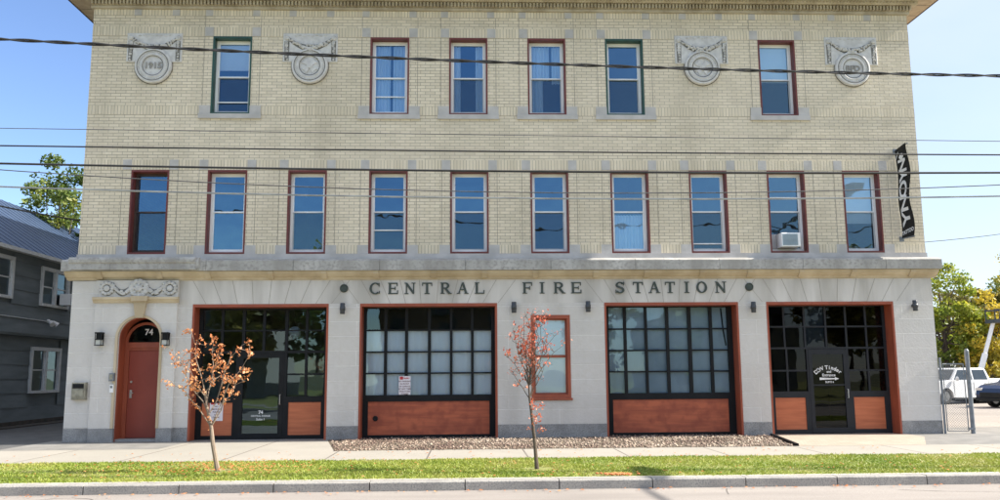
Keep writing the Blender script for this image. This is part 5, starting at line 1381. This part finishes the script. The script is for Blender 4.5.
# blue SUV
sv = thing('suv', 'dark blue car with its nose showing at the right edge before the pickup', 'car', (22.05, 13.3, -.008), math.radians(12))
pr = [(-1.98, .30)] + arch(-1.22, .36, .20) + [(-.82, .24), (.9, .24)] + arch(1.25, .36, .20) + [(1.9, .32), (2.0, .6), (1.95, .95), (1.7, 1.32), (1.3, 1.42), (-.1, 1.42), (-.32, 1.38), (-.95, .98), (-1.75, .86), (-1.97, .74), (-2.02, .5)]
mb = MB(); side_body(mb, pr, .80, .22); mb.build('body', M['blue_car'], sv)
hy = .80
for sgn in (-1, 1):
    mb = MB(); sidewin(mb, [(-.72, 1.0), (.25, 1.0), (.25, 1.36), (-.25, 1.36)], sgn); mb.build('side_window', M['car_glass'], sv)
    mb = MB(); sidewin(mb, [(.32, 1.0), (1.5, 1.0), (1.2, 1.36), (.32, 1.36)], sgn); mb.build('side_window', M['car_glass'], sv)
    mb = MB(); mb.bevbox(-2.0, -1.62, sgn * .62 - .16, sgn * .62 + .16, .66, .76, .02); mb.build('headlight', M['headlamp'], sv)
    mb = MB(); mb.blob((-.62, sgn * .90, 1.02), (.05, .09, .07), 8, 6); mb.build('mirror', M['blue_car'], sv)
mb = MB(); mb.add([(-.965, -.68, 1.0), (-.965, .68, 1.0), (-.345, .60, 1.375), (-.345, -.60, 1.375)], [(3, 2, 1, 0)]); mb.v = [(x - .012, y, z + .012) for x, y, z in mb.v]; mb.build('windscreen', M['car_glass'], sv)
MB().box(-2.035, -1.99, -.55, .55, .40, .58).build('grille', M['black'], sv)
MB().bevbox(-2.06, -1.95, -.74, .74, .26, .38, .02).build('bumper', M['black'], sv)
for x in (-1.22, 1.25):
    for y in (-.70, .70): wheel(sv, x, y, .31)
# tilted lift boom behind the pickup
t = thing('boom_lift', 'pale tilted boom with a dark basket rising behind the white pickup', 'boom lift', (23.75, 19.6, 0))
MB().box(-1.2, 1.2, -.7, .7, .35, .95).build('chassis', M['galv'], t)
for x in (-.8, .8): MB().tube([(x, -.8, .36), (x, .8, .36)], .36, 16).build('wheel', M['tyre'], t)
mb = MB().tube([(-.1, 0, .9), (.38, 0, 2.2)], .13, 4); mb.tube([(.38, 0, 2.2), (.92, 0, 3.72)], .09, 4); mb.build('boom', M['vinyl'], t)
mb = MB().box(.75, 1.5, -.4, .4, 3.62, 3.80)
for x in (.77, 1.45):
    for y in (-.38, .35): mb.box(x, x + .04, y, y + .04, 3.8, 4.25)
mb.box(.75, 1.5, -.4, -.36, 4.2, 4.27); mb.box(.75, 1.5, .36, .4, 4.2, 4.27); mb.build('basket', M['lamp_grey'], t)

# ------------------------------------------------------------------ across the street (seen only as reflections) and a street lamp
M['house_a'] = mat('brown_siding', (0.16, 0.10, 0.07), rough=.8); M['house_b'] = mat('pale_siding', (0.42, 0.41, 0.38), rough=.8); M['roof_b'] = mat('dark_shingles', (0.06, 0.06, 0.065), rough=.9)
def far_house(label, x, y, w, d, h, rh, m):
    t = thing('house', label, 'house', (x, y, 0), group='houses across the street')
    MB().box(-w / 2, w / 2, -d / 2, d / 2, 0, h).build('wall', m, t)
    mb = MB().prism([(-w / 2 - .3, h), (w / 2 + .3, h), (0, h + rh)], -d / 2 - .3, d / 2 + .3); r_ = mb.build('roof', M['roof_b'], t)
    MB().box(w * .2, w * .2 + .6, -.3, .3, h + rh * .4, h + rh + .6).build('chimney', M['house_a'], r_)
    for k in range(3):
        for zz in (1.0, 3.6):
            if zz + 1.4 > h: continue
            xx = -w / 2 + w * (k + .5) / 3
            q = MB().box(xx - .45, xx + .45, d / 2 - .02, d / 2 + .02, zz, zz + 1.4).build('window', M['car_glass'], t)
far_house('brown house across the street reflected in the glass', -1.5, -37, 9, 8, 5.4, 2.6, M['house_a'])
far_house('pale house across the street reflected in the glass', 16, -36, 8, 8, 5.0, 1.6, M['house_b'])
far_house('grey house across the street reflected in the glass', -17, -37, 9, 8, 5.2, 2.8, M['house_b'])
for i, (x, y, H, lm) in enumerate([(-9, -31, 9, 'leaf_grn'), (-13, -30, 7, 'leaf_olive'), (7.5, -33, 8.5, 'leaf_grn'), (12.5, -29, 6, 'leaf_grn'), (24, -31, 9, 'leaf_grn'), (-24, -32, 10, 'leaf_grn'), (21.5, -28, 8, 'leaf_olive')]):
    tree('tree', 'tree on the far side of the street, %s' % ['left of the brown house', 'low and olive', 'right of the brown house', 'short, before the pale house', 'tall, right of the pale house', 'tall, left of the grey house', 'olive, right of the pale house'][i], 'tree', (x, y, 0), H, H * .32, H * .36, M[lm], 2600, .24, 120 + i, 'trees across the street', crown_z=.6, gaps=1.25)
t = thing('street_lamp', 'street lamp on a long mast arm over the near side of the road', 'street lamp', (12.5, -17.2, 0))
MB().tube([(0, 0, -.1), (0, 0, 7.0)], [.11, .07], 10).build('pole', M['galv'], t)
MB().tube([(0, 0, 6.6), (0, 1.0, 7.1), (0, 9.2, 7.3)], [.06, .055, .035], 8).build('mast_arm', M['galv'], t)
mb = MB(); mb.blob((0, 10.0, 7.27), (.20, .85, .12), 10, 6); mb.build('lamp_head', M['lamp_grey'], t)

# ------------------------------------------------------------------ light, sky, camera
SUN = Vector((0.80, -0.012, 0.585)).normalized()
el = math.asin(SUN.z); az = math.atan2(SUN.x, SUN.y)
sd = bpy.data.lights.new('sun', 'SUN'); sd.energy = 4.1; sd.angle = math.radians(.5); sd.color = (1.0, .93, .82)
so = bpy.data.objects.new('sun', sd); COL.objects.link(so); so.rotation_euler = SUN.to_track_quat('Z', 'Y').to_euler(); so.location = (30, -5, 30)
wd = bpy.data.worlds.new('World'); scene.world = wd; wd.use_nodes = True
nt = wd.node_tree; bg = nt.nodes['Background']
sky = nt.nodes.new('ShaderNodeTexSky'); sky.sky_type = 'NISHITA'; sky.sun_disc = False
sky.sun_elevation = el; sky.sun_rotation = az; sky.air_density = 1.0; sky.dust_density = 0.08; sky.ozone_density = 2.8; sky.altitude = 100
hs = nt.nodes.new('ShaderNodeHueSaturation'); hs.inputs['Hue'].default_value = .509; hs.inputs['Saturation'].default_value = 1.06; hs.inputs['Value'].default_value = .80
nt.links.new(sky.outputs[0], hs.inputs['Color'])
# thin white cloud: a veil on the sunny side and an unseen bright sheet overhead, added to lift the facade fill
wtc = N(nt, 'ShaderNodeTexCoord').outputs['Generated']
sx = N(nt, 'ShaderNodeSeparateXYZ'); nt.links.new(wtc, sx.inputs[0])
def ramp(sock, lo, hi, to):
    r = N(nt, 'ShaderNodeMapRange', interpolation_type='SMOOTHSTEP'); r.inputs['From Min'].default_value = lo; r.inputs['From Max'].default_value = hi; r.inputs['To Max'].default_value = to
    nt.links.new(sock, r.inputs['Value']); return r.outputs['Result']
wisp, raww = noise_fac(nt, wtc, 2.6, detail=7, lo=.3, hi=.7, vscale=(1, 1, 2.6))
side = ramp(sx.outputs[0], -.05, .62, .86); top = ramp(sx.outputs[2], .48, .80, .85)
mxm = N(nt, 'ShaderNodeMath', operation='MAXIMUM'); nt.links.new(side, mxm.inputs[0]); nt.links.new(top, mxm.inputs[1])
wv_ = N(nt, 'ShaderNodeMath', operation='MULTIPLY_ADD'); nt.links.new(wisp, wv_.inputs[0]); wv_.inputs[1].default_value = .35; wv_.inputs[2].default_value = .68
cf = N(nt, 'ShaderNodeMath', operation='MULTIPLY', use_clamp=True); nt.links.new(mxm.outputs[0], cf.inputs[0]); nt.links.new(wv_.outputs[0], cf.inputs[1])
ccol = mix(nt, top, (3.0, 3.35, 3.65), (6.4, 6.3, 6.1))
skyc = mix(nt, cf.outputs[0], hs.outputs[0], ccol)
nt.links.new(skyc, bg.inputs['Color'])
bg.inputs['Strength'].default_value = 0.105

cam = bpy.data.cameras.new('camera'); co_ = bpy.data.objects.new('camera', cam); COL.objects.link(co_)
cam.sensor_width = 36; cam.lens = 845.29 / 1000 * 36; cam.clip_end = 3000; cam.clip_start = .1
yaw, pitch, roll = .0359, .14525, -.0073
f0, r0, u0 = Vector((math.sin(yaw), math.cos(yaw), 0)), Vector((math.cos(yaw), -math.sin(yaw), 0)), Vector((0, 0, 1))
fw = f0 * math.cos(pitch) + u0 * math.sin(pitch); u1 = u0 * math.cos(pitch) - f0 * math.sin(pitch)
rr = r0 * math.cos(roll) + u1 * math.sin(roll); u2 = u1 * math.cos(roll) - r0 * math.sin(roll)
mw = Matrix(((rr.x, u2.x, -fw.x, 0), (rr.y, u2.y, -fw.y, -19.5), (rr.z, u2.z, -fw.z, 1.435), (0, 0, 0, 1)))
co_.matrix_world = mw
scene.camera = co_
for o in scene.objects:
    if '_worldbuilt' in o: del o['_worldbuilt']
vs_ = scene.view_settings; vs_.view_transform = 'Standard'; vs_.look = 'None'; vs_.gamma = 1; vs_.use_curve_mapping = False; vs_.exposure = 1.53
scene.render.engine = 'CYCLES'
scene.cycles.max_bounces = 8; scene.cycles.transparent_max_bounces = 12
